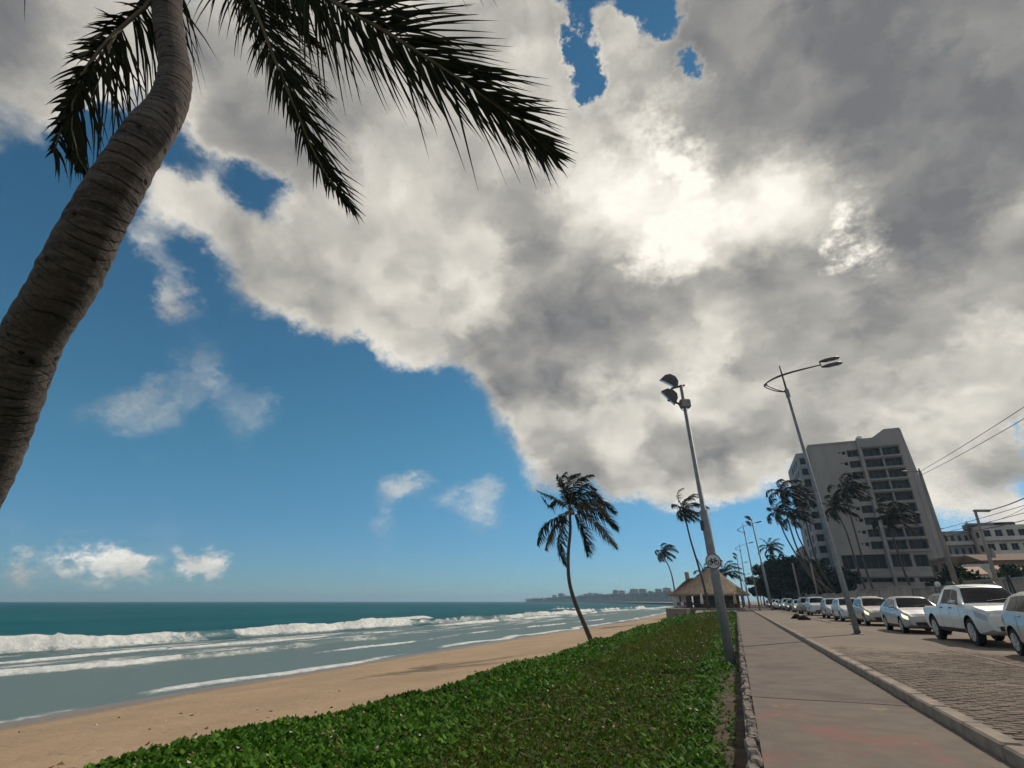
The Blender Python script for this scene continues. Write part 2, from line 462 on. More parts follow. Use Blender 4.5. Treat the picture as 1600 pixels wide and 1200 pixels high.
# cycle path: concrete slabs, the nearest one with worn red paint
def path():
    m, g, b = new_mat('worn_red_paint')
    tc = g.n('ShaderNodeTexCoord').outputs['Object']
    base = g.mix(g.mr(g.noise(tc, 2.4, 6, .6), .35, .65), (.165, .124, .094), (.125, .095, .074))
    pk = g.mix(g.mr(g.noise(tc, 3.2, 6, .6), .4, .65), (.21, .092, .080), (.17, .100, .080))
    c = g.mix(g.mr(g.noise(tc, .75, 7, .62), .49, .62), base, pk)
    worn = g.mr(g.noise(tc, 1.5, 6, .65), .60, .66)
    c = g.mix(worn, c, (.215, .165, .105))
    g.put(b.inputs['Base Color'], c); b.inputs['Roughness'].default_value = .9
    bn = g.n('ShaderNodeBump'); bn.inputs['Strength'].default_value = .3; bn.inputs['Distance'].default_value = .01
    g.put(bn.inputs['Height'], g.noise(tc, 60, 5, .65)); g.put(b.inputs['Normal'], bn.outputs[0])
    M['worn_red_paint'] = m
    root = MB(); root.add([(0, -6, -.03), (PATH_W, -6, -.03), (PATH_W, 98, -.03), (0, 98, -.03)], [(0, 1, 2, 3)])
    root = root.build('cycle_path', 'soil'); struct(root)
    y = -5.0
    for k in range(40):
        L = 14.85 if k == 0 else random.uniform(4.2, 6.5)
        y2 = min(y + L, 97.5)
        xs = np.linspace(.02, PATH_W - .03, 9); ys = np.linspace(y, y2 - .018, max(8, int(L * 3)))
        dz = random.uniform(-.006, .004)
        X, Y = np.meshgrid(xs, ys); Z = dz + .012 * (fbm(X / 1.3, Y / 1.3, 31) - .5)
        n = len(xs); i = np.arange((len(ys) - 1) * n).reshape(len(ys) - 1, n)[:, :-1].ravel()
        s = fast_obj('slab', np.stack([X.ravel(), Y.ravel(), Z.ravel()], 1), np.stack([i, i + 1, i + n + 1, i + n], 1),
                     'worn_red_paint' if k == 0 else 'concrete_path', root, None, True)
        y = y2
        if y > 97: break
path()

# rough stone edging on the beach side of the path
def edging():
    root = MB(); root.box((-.05, 46, -.22), (.13, 104, .34)); root = root.build('path_edging_wall', 'rough_stone')
    tag(root, 'rough low stone edging wall along the beach side of the path', 'wall')
    meshes = []
    for k in range(9):
        L = .12 + .028 * k; mb = MB(); n = 10; vs = []; fs = []
        for j, (h, q) in enumerate(((0, .95), (.05, 1.0), (.085, .72))):
            for i in range(n):
                t = 2 * math.pi * i / n; c, s = math.cos(t), math.sin(t); pw = lambda a: math.copysign(abs(a) ** .55, a)
                vs.append((.062 * q * pw(c) * random.uniform(.86, 1.1), L / 2 * q * pw(s) * random.uniform(.9, 1.05), h + random.uniform(-.012, .012)))
        for j in range(2):
            for i in range(n): fs.append((j * n + i, j * n + (i + 1) % n, (j + 1) * n + (i + 1) % n, (j + 1) * n + i))
        fs.append(tuple(range(2 * n, 3 * n)))
        mb.add(vs, fs); meshes.append((L, mb.mesh('stone', 'rough_stone')))
    y = 1.5; cnt = 0; rest = MB()
    while y < 96:
        L, me = random.choice(meshes)
        if cnt < 230:
            o = bpy.data.objects.new('stone', me); COL.objects.link(o); o.parent = root
            o.location = (-.05 + random.uniform(-.025, .025), y + L / 2, -.074 + random.uniform(-.014, .010)); o.rotation_euler = (random.uniform(-.1, .1), random.uniform(-.12, .12), random.uniform(-.14, .14))
            cnt += 1
        else:
            rest.add([(v.co.x - .05, v.co.y + y + L / 2, v.co.z - .06) for v in me.vertices], [tuple(p.vertices) for p in me.polygons])
        y += L * random.uniform(.95, 1.12)
    stuff(rest.build('far_stones', 'rough_stone', root))
edging()

# raised kerb between path and paving
def kerb():
    root = MB(); root.box((PATH_W + .09, 42, -.05), (.14, 112, .16)); root = root.build('kerb', 'kerb'); struct(root)
    mb = MB(); mb.box((0, 0, 0), (.20, .985, .30), 0, .022); me = mb.mesh('kerb_stone', 'kerb')
    for k in range(112):
        o = bpy.data.objects.new('kerb_stone', me); COL.objects.link(o); o.parent = root
        o.location = (PATH_W + .085 + random.uniform(-.006, .006), -12 + k + .5, -.018 + random.uniform(-.007, .007)); o.rotation_euler = (random.uniform(-.004, .004), 0, random.uniform(-.006, .006))
kerb()

# paving blocks: nearest as single stones, the rest joined, then material
def paving():
    m, g, b = new_mat('paving_far')
    tc = g.n('ShaderNodeTexCoord').outputs['Object']
    bk = g.n('ShaderNodeTexBrick'); bk.offset = .5; bk.inputs['Scale'].default_value = 1.0
    bk.inputs['Mortar Size'].default_value = .012; bk.inputs['Brick Width'].default_value = .24; bk.inputs['Row Height'].default_value = .125
    bk.inputs['Color1'].default_value = (.205, .155, .115, 1); bk.inputs['Color2'].default_value = (.175, .133, .10, 1); bk.inputs['Mortar'].default_value = (.12, .09, .068, 1)
    g.put(bk.inputs['Vector'], tc)
    sandy = g.mr(g.noise(tc, .28, 6, .6), .42, .62)
    c = g.mix(sandy, bk.outputs[0], (.23, .172, .122))
    c = g.mix(g.mr(g.noise(tc, 6, 5, .6), .45, .75), c, (.145, .11, .085))
    g.put(b.inputs['Base Color'], c); b.inputs['Roughness'].default_value = .92
    root = MB(); root.add([(PATH_W + .15, -12, ROAD_Z - .009), (13.4, -12, ROAD_Z - .009), (13.4, 420, ROAD_Z - .009), (PATH_W + .15, 420, ROAD_Z - .009)], [(0, 1, 2, 3)])
    root = root.build('paving', m); struct(root)
    M['paving_far'] = m
    # blown sand lies ever thicker over the blocks further along
    xs = np.linspace(PATH_W + .15, 13.4, 60); ys = np.concatenate([np.arange(6, 30, .2), graded(30, 420, .4, 1.06)])
    X, Y = np.meshgrid(xs, ys); Z = ROAD_Z - .022 + .030 * sstep(7, 24, Y) + .016 * (fbm(X / 1.1, Y / 1.6, 15) - .5) * (1 - sstep(26, 40, Y))
    i = np.arange((len(ys) - 1) * 60).reshape(len(ys) - 1, 60)[:, :-1].ravel()
    o = fast_obj('sand_drift', np.stack([X.ravel(), Y.ravel(), Z.ravel()], 1), np.stack([i, i + 1, i + 61, i + 60], 1), m, root, None, True)
    for k in range(3):
        c = [(.178, .130, .095), (.155, .116, .088), (.192, .142, .10)][k]
        M['paver%d' % k] = pmat('paver_stone_%d' % k, c, tuple(x * .72 for x in c), 7, .93, .5, 45, c3=(.215, .165, .12), s3=.9)
    W, L, H = .125, .24, .07
    protos = []
    for k in range(6):
        mb = MB(); mb.box((0, 0, 0), (L - .014, W - .014, H), 0, .013)
        v = [(x + random.uniform(-.003, .003), y + random.uniform(-.003, .003), z + (random.uniform(-.003, .003) if z > 0 else 0)) for x, y, z in mb.v]; mb.v = v
        protos.append((mb, mb.mesh('paver', 'paver%d' % (k % 3))))
    cells = []
    ny = int((22 - -2.0) / W)
    for j in range(ny):
        y = -2.0 + (j + .5) * W; x0 = PATH_W + .185 + (L / 2 if j % 2 else 0)
        for i in range(int((9.5) / L)):
            x = x0 + (i + .5) * L
            if x > 12.2: continue
            u = x * math.cos(YAW) + y * math.sin(YAW); d = -x * math.sin(YAW) + y * math.cos(YAW)
            cells.append((x * x + y * y + (0 if d > 1 and u / d < .93 else 1e4), x, y))
    cells.sort(); joined = [MB(), MB(), MB()]
    for k, (_, x, y) in enumerate(cells):
        q = random.randrange(6); z = ROAD_Z - .035 + random.uniform(-.004, .004) + .012 * (float(fbm(np.array([x / 2.]), np.array([y / 2.]), 8)[0]) - .5)
        if k < 300:
            o = bpy.data.objects.new('paver', protos[q][1]); COL.objects.link(o); o.parent = root
            o.location = (x, y, z); o.rotation_euler = (random.uniform(-.012, .012), random.uniform(-.012, .012), random.uniform(-.015, .015))
        else:
            joined[q % 3].add([(a + x, b2 + y, c2 + z) for a, b2, c2 in protos[q][0].v], protos[q][0].f[1:])
    for k in range(3): stuff(joined[k].build('joined_pavers', 'paver%d' % k, root))
    # a flush row of reddish edge stones where the carriageway begins
    e = MB(); e.box((5.35, 60, ROAD_Z - .035), (.12, 130, .086)); M['edge'] = pmat('edge_stone', (.21, .12, .085), (.15, .09, .07), 5, .9); struct(e.build('carriageway_edge', 'edge'))
    # footway on the far side
    f = MB(); f.box((14.0, 150, .10), (1.2, 330, .22)); struct(f.build('far_footway', 'concrete'))
paving()

# sea: real swell and breakers; foam is where the breakers run
def sea():
    xs = np.concatenate([np.arange(-17, -75, -.22), graded(-75.2, -4200, .35, 1.055)])
    ys = np.concatenate([graded(0, -500, .6, 1.12)[::-1][:-1], graded(0, 4600, .32, 1.0145)])
    X, Y = np.meshgrid(xs, ys)
    sx = shore_x(Y); d = sx - X                                     # distance out from the waterline
    fade = 1 / (1 + (np.maximum(Y, 0) / 260.0) ** 2)
    Z = np.full_like(X, SEA_Z)
    Z += .10 * (fbm(X / 5.0, Y / 9.0, 41) - .5) * sstep(2, 12, d) + .05 * (fbm(X / 1.2, Y / 2.6, 42, 3) - .5) * sstep(1, 8, d) * fade
    Z += .32 * (fbm(X / 14.0, Y / 40.0, 47) - .5) * sstep(35, 70, d)
    foam = np.zeros_like(X); murk = 1 - sstep(10, 34, d)
    def breaker(off, amp, H, w, y0, y1, seed, trail, run=18):
        nonlocal Z, foam
        c = off + amp * (vnoise(Y / 17.0, Y * 0, seed) - .5) * 2 + amp * .35 * (vnoise(Y / 4.0, Y * 0, seed + 1) - .5) * 2 + amp * .12 * (vnoise(Y / 1.1, Y * 0, seed + 7) - .5) * 2
        e = d - c                                                   # >0 seaward of the crest
        along = sstep(y0, y0 + run, Y) * (1 - sstep(y1, y1 + run, Y))
        h = H * along * (.72 + .55 * vnoise(Y / 7.0, Y * 0, seed + 2))
        prof = np.where(e > 0, np.exp(-(e / (w * 2.6)) ** 2), np.exp(-(e / (w * .55)) ** 2))
        lump = (1 + .30 * (fbm(X / .5, Y / .8, seed + 3, 3) - .5) * 2)
        Z += h * prof * np.where(e < .25 * w, lump, 1)
        brk = sstep(.34, .55, vnoise(Y / 11.0, Y * 0, seed + 4) + .08)   # where it has already broken
        f = np.where(e > 0, np.exp(-(e / (w * .35)) ** 2), np.exp(-(e / (w * 1.1)) ** 2)) * along * (.25 + .75 * brk)
        tr = np.where(e < 0, np.exp(e / trail), 0) * along * .62 * sstep(.30, .62, fbm(X / 1.6, Y / 5.0, seed + 5))
        foam = np.maximum(foam, np.maximum(f * 1.25, tr))
    breaker(13.2, 1.3, .30, .55, -40, 48, 61, 3.0)
    breaker(29, 2.0, 1.05, 1.1, 6, 330, 71, 7.0, 14)
    breaker(24, 1.2, .35, .8, 70, 420, 76, 4.0)
    breaker(20.5, 1.8, .14, .40, 14, 60, 64, 4.0, 10)
    breaker(8.2, 1.2, .10, .40, 30, 120, 66, 1.6, 12)
    breaker(34, 1.5, .25, .6, 30, 75, 68, 3.0, 10)
    breaker(47, 1.4, .55, 1.1, 92, 112, 81, 2.5, 8)
    breaker(60, 2.0, .6, 1.2, 240, 300, 85, 2.5, 25)
    breaker(85, 3.0, .6, 1.4, 330, 360, 87, 2.5, 25)
    # swash on the sand
    c = .7 + .9 * (vnoise(Y / 6.0, Y * 0, 91) - .5) * 2 + .35 * (vnoise(Y / 1.6, Y * 0, 92) - .5) * 2
    e = d - c
    sw = np.exp(-(e / np.where(e > 0, .85, .5)) ** 2) * (.45 + .75 * sstep(6, 26, Y)) * sstep(.12, .5, vnoise(Y / 8.0, Y * 0, 93) + .2)
    foam = np.maximum(foam, sw); Z += .09 * sw
    zone_ = sstep(13, 15, d) * (1 - sstep(25.5, 29, d))
    streak = zone_ * (.16 + .52 * sstep(.38, .64, fbm(d / 1.1, Y / 6.0, 97)))
    foam = np.maximum(foam, streak * (1 - sstep(150, 260, Y)))
    far = sstep(120, 320, Y) * (1 - sstep(22, 40, d)) * sstep(2, 6, d)
    foam = np.maximum(foam, far * .75 * sstep(.38, .62, fbm(d / 5.0, Y / 30.0, 95)))
    m, g, b = new_mat('sea_water')
    tc = g.n('ShaderNodeTexCoord').outputs['Object']
    fo = g.n('ShaderNodeAttribute', attribute_name='foam').outputs['Fac']; mu = g.n('ShaderNodeAttribute', attribute_name='murk').outputs['Fac']
    water = g.mix(g.mr(g.noise(g.vm('MULTIPLY', tc, (.05, .02, 1)), 1, 4, .6), .35, .65), (.002, .078, .098), (.004, .105, .120))
    water = g.mix(mu, water, (.140, .195, .190))
    n = g.noise(g.vm('MULTIPLY', tc, (1, .6, 1)), 2.2, 10, .75)
    ff = g.mr(g.m('ADD', fo, g.m('MULTIPLY', g.m('SUBTRACT', n, .5), 1.6)), .32, .86)
    fc = g.mix(g.mr(g.noise(tc, 1.7, 8, .7), .35, .65), (.80, .79, .75), (.55, .57, .56))
    bn = g.n('ShaderNodeBump'); bn.inputs['Strength'].default_value = .7; bn.inputs['Distance'].default_value = .14
    g.put(bn.inputs['Height'], g.m('ADD', g.noise(g.vm('MULTIPLY', tc, (1, .45, 1)), 1.1, 8, .65), g.m('MULTIPLY', g.m('MULTIPLY', g.noise(tc, 5, 6, .7), ff), .9)))
    # a choppy sea seen from low down mirrors only part of the sky
    df = g.n('ShaderNodeBsdfDiffuse'); g.put(df.inputs[0], g.mix(ff, water, fc)); g.put(df.inputs['Normal'], bn.outputs[0])
    gl = g.n('ShaderNodeBsdfGlossy'); gl.inputs['Roughness'].default_value = .28; g.put(gl.inputs['Normal'], bn.outputs[0])
    mx = g.n('ShaderNodeMixShader'); g.put(mx.inputs[0], g.mr(ff, 0, 1, .13, .01, False))
    g.t.links.new(df.outputs[0], mx.inputs[1]); g.t.links.new(gl.outputs[0], mx.inputs[2])
    g.t.nodes.remove(b); g.t.links.new(mx.outputs[0], [n_ for n_ in g.t.nodes if n_.type == 'OUTPUT_MATERIAL'][0].inputs[0])
    V = np.stack([X.ravel(), Y.ravel(), Z.ravel()], 1); nx = len(xs)
    i = np.arange((len(ys) - 1) * nx).reshape(len(ys) - 1, nx)[:, :-1].ravel()
    o = fast_obj('sea_water', V, np.stack([i, i + nx, i + nx + 1, i + 1], 1), m, None, {'foam': np.clip(foam, 0, 1.2).ravel(), 'murk': np.clip(murk + .35 * zone_, 0, 1.3).ravel()}, True)
    struct(o)
sea()

# ---------------------------------------------------------------- palms
def trunk_mat():
    m, g, b = new_mat('palm_trunk')
    tc = g.n('ShaderNodeTexCoord').outputs['Object']
    ring = g.noise(g.vm('MULTIPLY', tc, (1.2, 1.2, 14)), 1.6, 8, .68)
    c = g.mix(g.mr(ring, .36, .66), (.050, .041, .036), (.125, .102, .088))
    c = g.mix(g.mr(g.noise(tc, 2.2, 5, .6), .52, .7), c, (.072, .058, .049))
    arc = g.n('ShaderNodeAttribute', attribute_name='arc').outputs['Fac']
    saw = g.m('FRACT', g.m('ADD', g.m('MULTIPLY', arc, 17.0), g.m('MULTIPLY', g.noise(tc, 2.6, 4, .6), 1.7)))
    scar = g.m('MULTIPLY', g.mr(saw, 0.0, .22, 1, 0), g.mr(g.noise(tc, 5.5, 4, .6), .40, .58))
    c = g.mix(g.m('MULTIPLY', scar, .8), c, (.030, .024, .020))
    fine = g.noise(tc, 38, 6, .7); c = g.mix(g.mr(fine, .45, .75, 0, .5), c, (.20, .168, .145))
    vo = g.n('ShaderNodeTexVoronoi'); vo.inputs['Scale'].default_value = 9.5; g.put(vo.inputs['Vector'], g.vm('ADD', tc, g.vm('SCALE', g.noise(tc, 6, 3, .5, color=True), scale=.08)))
    spot = g.mr(vo.outputs[0], .10, .19, 1, 0)
    c = g.mix(spot, c, (.012, .010, .009))
    crack = g.mr(g.noise(g.vm('MULTIPLY', tc, (1.2, 1.2, 16)), 2.2, 4, .55), .60, .66)
    c = g.mix(crack, c, (.03, .023, .018))
    g.put(b.inputs['Base Color'], c); b.inputs['Roughness'].default_value = .92
    bn = g.n('ShaderNodeBump'); bn.inputs['Strength'].default_value = 1.0; bn.inputs['Distance'].default_value = .025
    g.put(bn.inputs['Height'], g.m('SUBTRACT', g.m('ADD', g.m('SUBTRACT', g.m('MULTIPLY', ring, .5), g.m('MULTIPLY', spot, .7)), g.m('MULTIPLY', fine, .35)), g.m('ADD', g.m('MULTIPLY', crack, .4), g.m('MULTIPLY', g.m('SUBTRACT', scar, g.m('MULTIPLY', saw, .7)), .55)))); g.put(b.inputs['Normal'], bn.outputs[0])
    return m
M['palm_trunk'] = trunk_mat()
M['palm_trunk_far'] = pmat('palm_trunk_far', (.085, .068, .055), (.05, .04, .033), 3, .9, stretch=(1, 1, 3))
M['frond'] = leaf_mat('palm_leaflets', (.010, .015, .008), (.034, .036, .013), .6, .14, .08)
M['frond_dry'] = leaf_mat('palm_leaflets_dry', (.065, .048, .022), (.13, .085, .04), .7, .15)
M['rachis'] = pmat('palm_midrib', (.085, .075, .035), (.12, .095, .05), 6, .6)
M['coconut'] = pmat('coconut_husk', (.10, .085, .03), (.16, .10, .035), 5, .7)

def resample(P, n):
    P = np.array([tuple(p) for p in P], float); k = len(P)
    # Catmull-Rom through the control points
    t = np.linspace(0, k - 1, n * 2); i = np.clip(t.astype(int), 0, k - 2); f = (t - i)[:, None]
    g = lambda j: P[np.clip(j, 0, k - 1)]
    p0, p1, p2, p3 = g(i - 1), g(i), g(i + 1), g(i + 2)
    Q = .5 * ((2 * p1) + (-p0 + p2) * f + (2 * p0 - 5 * p1 + 4 * p2 - p3) * f ** 2 + (-p0 + 3 * p1 - 3 * p2 + p3) * f ** 3)
    L = np.concatenate([[0], np.cumsum(np.linalg.norm(np.diff(Q, axis=0), axis=1))])
    s = np.linspace(0, L[-1], n)
    return np.stack([np.interp(s, L, Q[:, c]) for c in range(3)], 1), L[-1]

def unit(a): return a / np.maximum(np.linalg.norm(a, axis=-1, keepdims=True), 1e-9)

def make_frond(parent, ctrl, nrm, nleaf=70, ll=.6, lr=.6, width=.02, droop=.35, wind=(0, 0, 0), seg=4, rad=.02, s0=.14, amin=22, amax=62, mat='frond', dry=0.0, ragged=.2, name='frond', lift=0.0):
    """a feather leaf: midrib plus separate leaflets on both sides"""
    P, L = resample(ctrl, 60)
    T = unit(np.gradient(P, axis=0)); nrm = np.array(tuple(nrm), float)
    S = unit(np.cross(T, np.broadcast_to(nrm, T.shape)))
    Vs = []; Fs = []; Ts = []; off = 0
    for sgn, ln in ((1, lr), (-1, ll)):
        s = np.sort(RNG.uniform(s0, 1.0, nleaf)) if ragged > .3 else np.linspace(s0, 1.0, nleaf) + RNG.normal(0, .003, nleaf)
        s = np.clip(s, 0, 1); idx = s * 59; i0 = np.clip(idx.astype(int), 0, 58); f = (idx - i0)[:, None]
        p0 = P[i0] * (1 - f) + P[i0 + 1] * f; t = T[i0]; sd = S[i0] * sgn
        a = np.radians(amax + (amin - amax) * s ** 1.3) + RNG.normal(0, .10 + ragged * .25, nleaf)
        d = unit(t * np.cos(a)[:, None] + sd * np.sin(a)[:, None] + nrm * (lift + RNG.normal(0, .10 + .3 * ragged, (nleaf, 1))))
        prof = (np.sin(np.pi * np.clip(s * .86 + .12, 0, 1)) ** .6)
        ln_ = ln * prof * RNG.uniform(.82, 1.08, nleaf) * np.where(RNG.random(nleaf) < ragged * .5, RNG.uniform(.35, .8, nleaf), 1)
        dr = droop * RNG.uniform(.5, 1.5, nleaf) + np.where(RNG.random(nleaf) < ragged * .4, .6, 0)
        u = np.linspace(0, 1, seg + 1)
        C = p0[:, None, :] + d[:, None, :] * (ln_[:, None] * u)[:, :, None]
        C = C + np.array([0, 0, -1.0]) * (dr[:, None] * ln_[:, None] * u ** 2)[:, :, None] + np.array(tuple(wind)) * (ln_[:, None] * u ** 2)[:, :, None]
        tw = unit(np.cross(d, nrm + RNG.normal(0, .35, (nleaf, 3))))
        w = width * (np.minimum(u * 6 + .35, 1) * (1 - u) ** .7 + .03)
        Lf = C - tw[:, None, :] * (w / 2)[None, :, None]; Rt = C + tw[:, None, :] * (w / 2)[None, :, None]
        V = np.stack([Lf, Rt], 2).reshape(-1, 3)
        base = (np.arange(nleaf) * (seg + 1) * 2)[:, None] + (np.arange(seg) * 2)[None, :]; base = base.ravel() + off
        Fs.append(np.stack([base, base + 1, base + 3, base + 2], 1)); Vs.append(V)
        tt = np.repeat(np.clip(RNG.normal(.35, .25, nleaf), 0, 1), (seg + 1) * 2); Ts.append(tt); off += len(V)
    o = fast_obj(name, np.concatenate(Vs), np.concatenate(Fs), 'frond_dry' if dry else mat, parent, {'tint': np.concatenate(Ts)})
    mb = MB(); k = 14; Pk = P[np.linspace(0, 59, k).astype(int)]
    mb.tube(Pk, [rad * (1 - .85 * i / (k - 1)) for i in range(k)], 6)
    mb.build('midrib', 'rachis', o, True)
    return o

def make_trunk(parent, pts, rads, n=14, mat='palm_trunk_far', ring=0.0, steps=60):
    P, L = resample(pts, steps)
    r = np.interp(np.linspace(0, 1, steps), np.linspace(0, 1, len(rads)), rads)
    if ring: r = r * (1 + ring * np.sin(np.arange(steps) * 2.2) + ring * RNG.normal(0, .5, steps))
    mb = MB(); mb.tube(P, list(r), n); o = mb.build('trunk', mat, parent, True)
    if ring:
        a = o.data.attributes.new('arc', 'FLOAT', 'POINT'); a.data.foreach_set('value', np.repeat(np.linspace(0, L, steps), n).astype(np.float32))
    return o

def gone_wind(C, az, el, L, wind, n=7, sag=.55):
    """midrib control points: starts at azimuth/elevation, sags and is swept by the wind"""
    d = np.array([math.sin(az) * math.cos(el), math.cos(az) * math.cos(el), math.sin(el)]); p = np.array(tuple(C), float); out = [p.copy()]
    for i in range(n):
        d = d + np.array([0, 0, -1.0]) * sag * .30 * (.4 + i * .22) + np.array(tuple(wind)) * .10 * (1 + i * .35); d /= np.linalg.norm(d)
        p = p + d * L / n; out.append(p.copy())
    return out

# --- the big palm overhead at the left
def near_palm():
    tp = [(-42, 783, 3.25, 76), (5, 667, 3.2, 76), (49, 533, 3.1, 78), (98, 450, 3.0, 85), (155, 337, 2.9, 94), (221, 225, 2.95, 86), (262, 165, 3.2, 66), (274, 112, 3.45, 50), (267, 65, 3.7, 41), (261, 0, 4.0, 41), (275, -60, 4.2, 42), (312, -122, 4.35, 50)]
    pts = [Vector((-5.75, 1.9, -.5)), Vector((-5.35, 2.05, .6))] + [at_d(a, b, t) for a, b, t, w in tp]
    rads = [.20, .15] + [w * t / 1600 * (.90 if b > 250 else .97) for a, b, t, w in tp]
    root = thing('coconut_palm', 'tall coconut palm leaning overhead, its bare trunk nearest of all', 'palm tree', pts[0], group='coconut palms')
    make_trunk(root, pts, rads, 32, 'palm_trunk', .020, 210)
    C = pts[-1]
    view = lambda a, b: -ray(a, b).normalized()
    def fr(cp, **kw):
        mid = cp[len(cp) // 2]; nv = view(mid[0], mid[1]) * .8 + Vector((0, 0, .6)) * kw.pop('updown', 0.3)
        return make_frond(root, [C] + [at_d(*c) for c in cp], nv.normalized(), **kw)
    W = tuple(CAMR * .22)
    a = fr([(285, -70, 4.3), (232, 5, 3.9), (180, 50, 3.7), (135, 105, 3.5), (108, 160, 3.4), (95, 205, 3.35), (84, 238, 3.3)], nleaf=120, ll=.50, lr=.17, width=.024, droop=.75, ragged=.55, s0=.25, amin=40, amax=75, rad=.028)
    a['label'] = 'torn frond hanging left of the trunk'
    fr([(285, -70, 4.3), (200, 30, 3.8), (118, 150, 3.42), (112, 200, 3.35), (122, 245, 3.28), (146, 284, 3.2)], nleaf=110, ll=.17, lr=.15, width=.034, droop=.3, ragged=.5, s0=.62, amin=20, amax=38, rad=.02)
    fr([(345, -95, 4.2), (392, 0, 3.9), (428, 90, 3.7), (468, 185, 3.6), (500, 258, 3.55), (548, 325, 3.5)], nleaf=150, ll=.48, lr=.24, width=.021, droop=.45, wind=W, ragged=.28, s0=.22, amin=18, amax=48, rad=.028)
    fr([(370, -110, 4.2), (500, -12, 3.7), (600, 48, 3.5), (700, 112, 3.4), (780, 168, 3.35), (862, 240, 3.3)], nleaf=185, ll=.66, lr=.60, width=.025, droop=.26, wind=W, ragged=.2, s0=.2, amin=18, amax=50, rad=.032)
    fr([(360, -105, 4.3), (420, -10, 4.2), (455, 28, 4.2), (506, 82, 4.25)], nleaf=70, ll=.22, lr=.20, width=.026, droop=.3, wind=W, ragged=.3, s0=.25, amin=12, amax=32, rad=.022)
    fr([(365, -110, 4.4), (440, -60, 4.3), (480, -15, 4.35), (525, 60, 4.5)], nleaf=70, ll=.26, lr=.20, width=.026, droop=.3, wind=W, ragged=.3, s0=.25, amin=12, amax=32, rad=.022)
    fr([(390, -160, 4.4), (560, -140, 4.1), (680, -120, 3.9), (790, -75, 3.8), (850, -45, 3.75)], nleaf=90, ll=.5, lr=.5, width=.026, droop=.35, wind=W, ragged=.2, s0=.2, amin=14, amax=45, rad=.028)
    fr([(250, -160, 4.6), (120, -190, 4.6), (20, -120, 4.4), (-60, -40, 4.3)], nleaf=80, ll=.6, lr=.6, width=.024, droop=.5, wind=W, ragged=.2, s0=.2, rad=.028)
    fr([(300, -200, 4.6), (230, -330, 4.2), (150, -420, 3.6), (60, -500, 3.0)], nleaf=80, ll=.6, lr=.6, width=.024, droop=.4, wind=W, ragged=.2, s0=.2, rad=.028)
    for k in range(9):
        az = k * .7 + .2; el = [1.2, .75, .4][k % 3]
        if -1.7 < ((az - SUN_AZ + math.pi) % (2 * math.pi)) - math.pi < .35 and el < 1: continue
        make_frond(root, gone_wind(C, az, el, 3.4, CAMR * 1.0), (0, 0, 1), nleaf=70, ll=.6, lr=.6, width=.024, droop=.5, wind=W, ragged=.2, s0=.16, rad=.028)
    for k in range(5):
        t = k * 1.25; mb = MB(); c = C + Vector((.20 * math.cos(t), .20 * math.sin(t), -.05 + .05 * (k % 2)))
        mb.lathe([(.01, -.12), (.06, -.10), (.095, -.02), (.085, .06), (.03, .12)], c, 10); mb.build('coconut', 'coconut', root, True)
near_palm()

def far_palm(label, tpx, depth, nf, L, wr, rb=.16, seed=1, nleaf=34, seg=3, wind=1.0, extra=None, elmin=-.6, lw=None, tl=None):
    """tpx: trunk pixels from foot to crown on the plane Y = depth (foot may carry its own z)"""
    pts = [at_y(a, b, depth) for a, b in tpx]
    root = thing('coconut_palm', label, 'palm tree', pts[0], group='coconut palms')
    make_trunk(root, pts, [rb, rb * .8, rb * .66, rb * .6], 8, 'palm_trunk_far', 0, 24)
    rs = random.Random(seed); C = pts[-1]; Wd = CAMR * wind; nleaf = int(nleaf * 1.6); lw = L * .85 / nleaf * 2.2
    if extra is None:
        for k in range(nf):
            az = k * 2.4 + rs.uniform(-.3, .3); el = 1.35 - (k / nf) * (1.35 - elmin) + rs.uniform(-.1, .1)
            ln = L * rs.uniform(.8, 1.1) * (.85 if el < -.2 else 1)
            make_frond(root, gone_wind(C, az, el, ln, Wd, sag=.6), (0, 0, 1), nleaf=nleaf, ll=wr, lr=wr, width=lw, droop=.55, wind=tuple(Wd * .35), seg=seg, rad=L * .012, s0=.12, ragged=.25, dry=(el < -.35 and rs.random() < .5))
    else:
        for j, (cp, a, d_) in enumerate(extra):
            dd = rs.uniform(-1.2, 1.2)
            cps = [C] + [at_y(x, y, depth + dd * (q + 1) / len(cp)) for q, (x, y) in enumerate(cp)]
            make_frond(root, cps, (.25, -.8, .55), nleaf=nleaf, ll=wr * a, lr=wr * a, width=lw, droop=.55, wind=tuple(Wd * .4), seg=seg, rad=L * .012, s0=.14, ragged=.3, dry=d_)
    for k in range(4):
        mb = MB(); t = k * 1.6; mb.lathe([(.02, -.15), (.09, -.08), (.11, .02), (.04, .13)], C + Vector((.22 * math.cos(t), .22 * math.sin(t), -.18)), 8); mb.build('coconut', 'coconut', root, True)
    return root

# beach palm beside the creeper: fronds follow what the wind does to them
_f = [([(880, 770), (876, 750), (884, 738)], .9, 0), ([(888, 765), (890, 748), (905, 740)], .9, 0), ([(895, 768), (905, 750), (926, 742)], .8, 0), ([(884, 765), (872, 752), (870, 742)], .8, 0),
      ([(865, 778), (850, 772), (838, 766)], .5, 0), ([(870, 782), (858, 790), (846, 776)], .45, 0), ([(905, 778), (922, 770), (938, 780)], .9, 0), ([(910, 785), (935, 782), (962, 800)], .9, 0),
      ([(912, 795), (940, 802), (964, 826)], .9, 0), ([(910, 802), (935, 822), (963, 856)], .8, 1), ([(902, 808), (914, 835), (918, 868)], .85, 0), ([(872, 808), (850, 822), (840, 850)], .8, 0),
      ([(876, 812), (862, 830), (852, 858)], .7, 1), ([(882, 815), (874, 850), (884, 884)], .7, 0), ([(898, 775), (915, 758), (930, 765)], .8, 0), ([(905, 790), (930, 788), (950, 808)], .7, 1)]
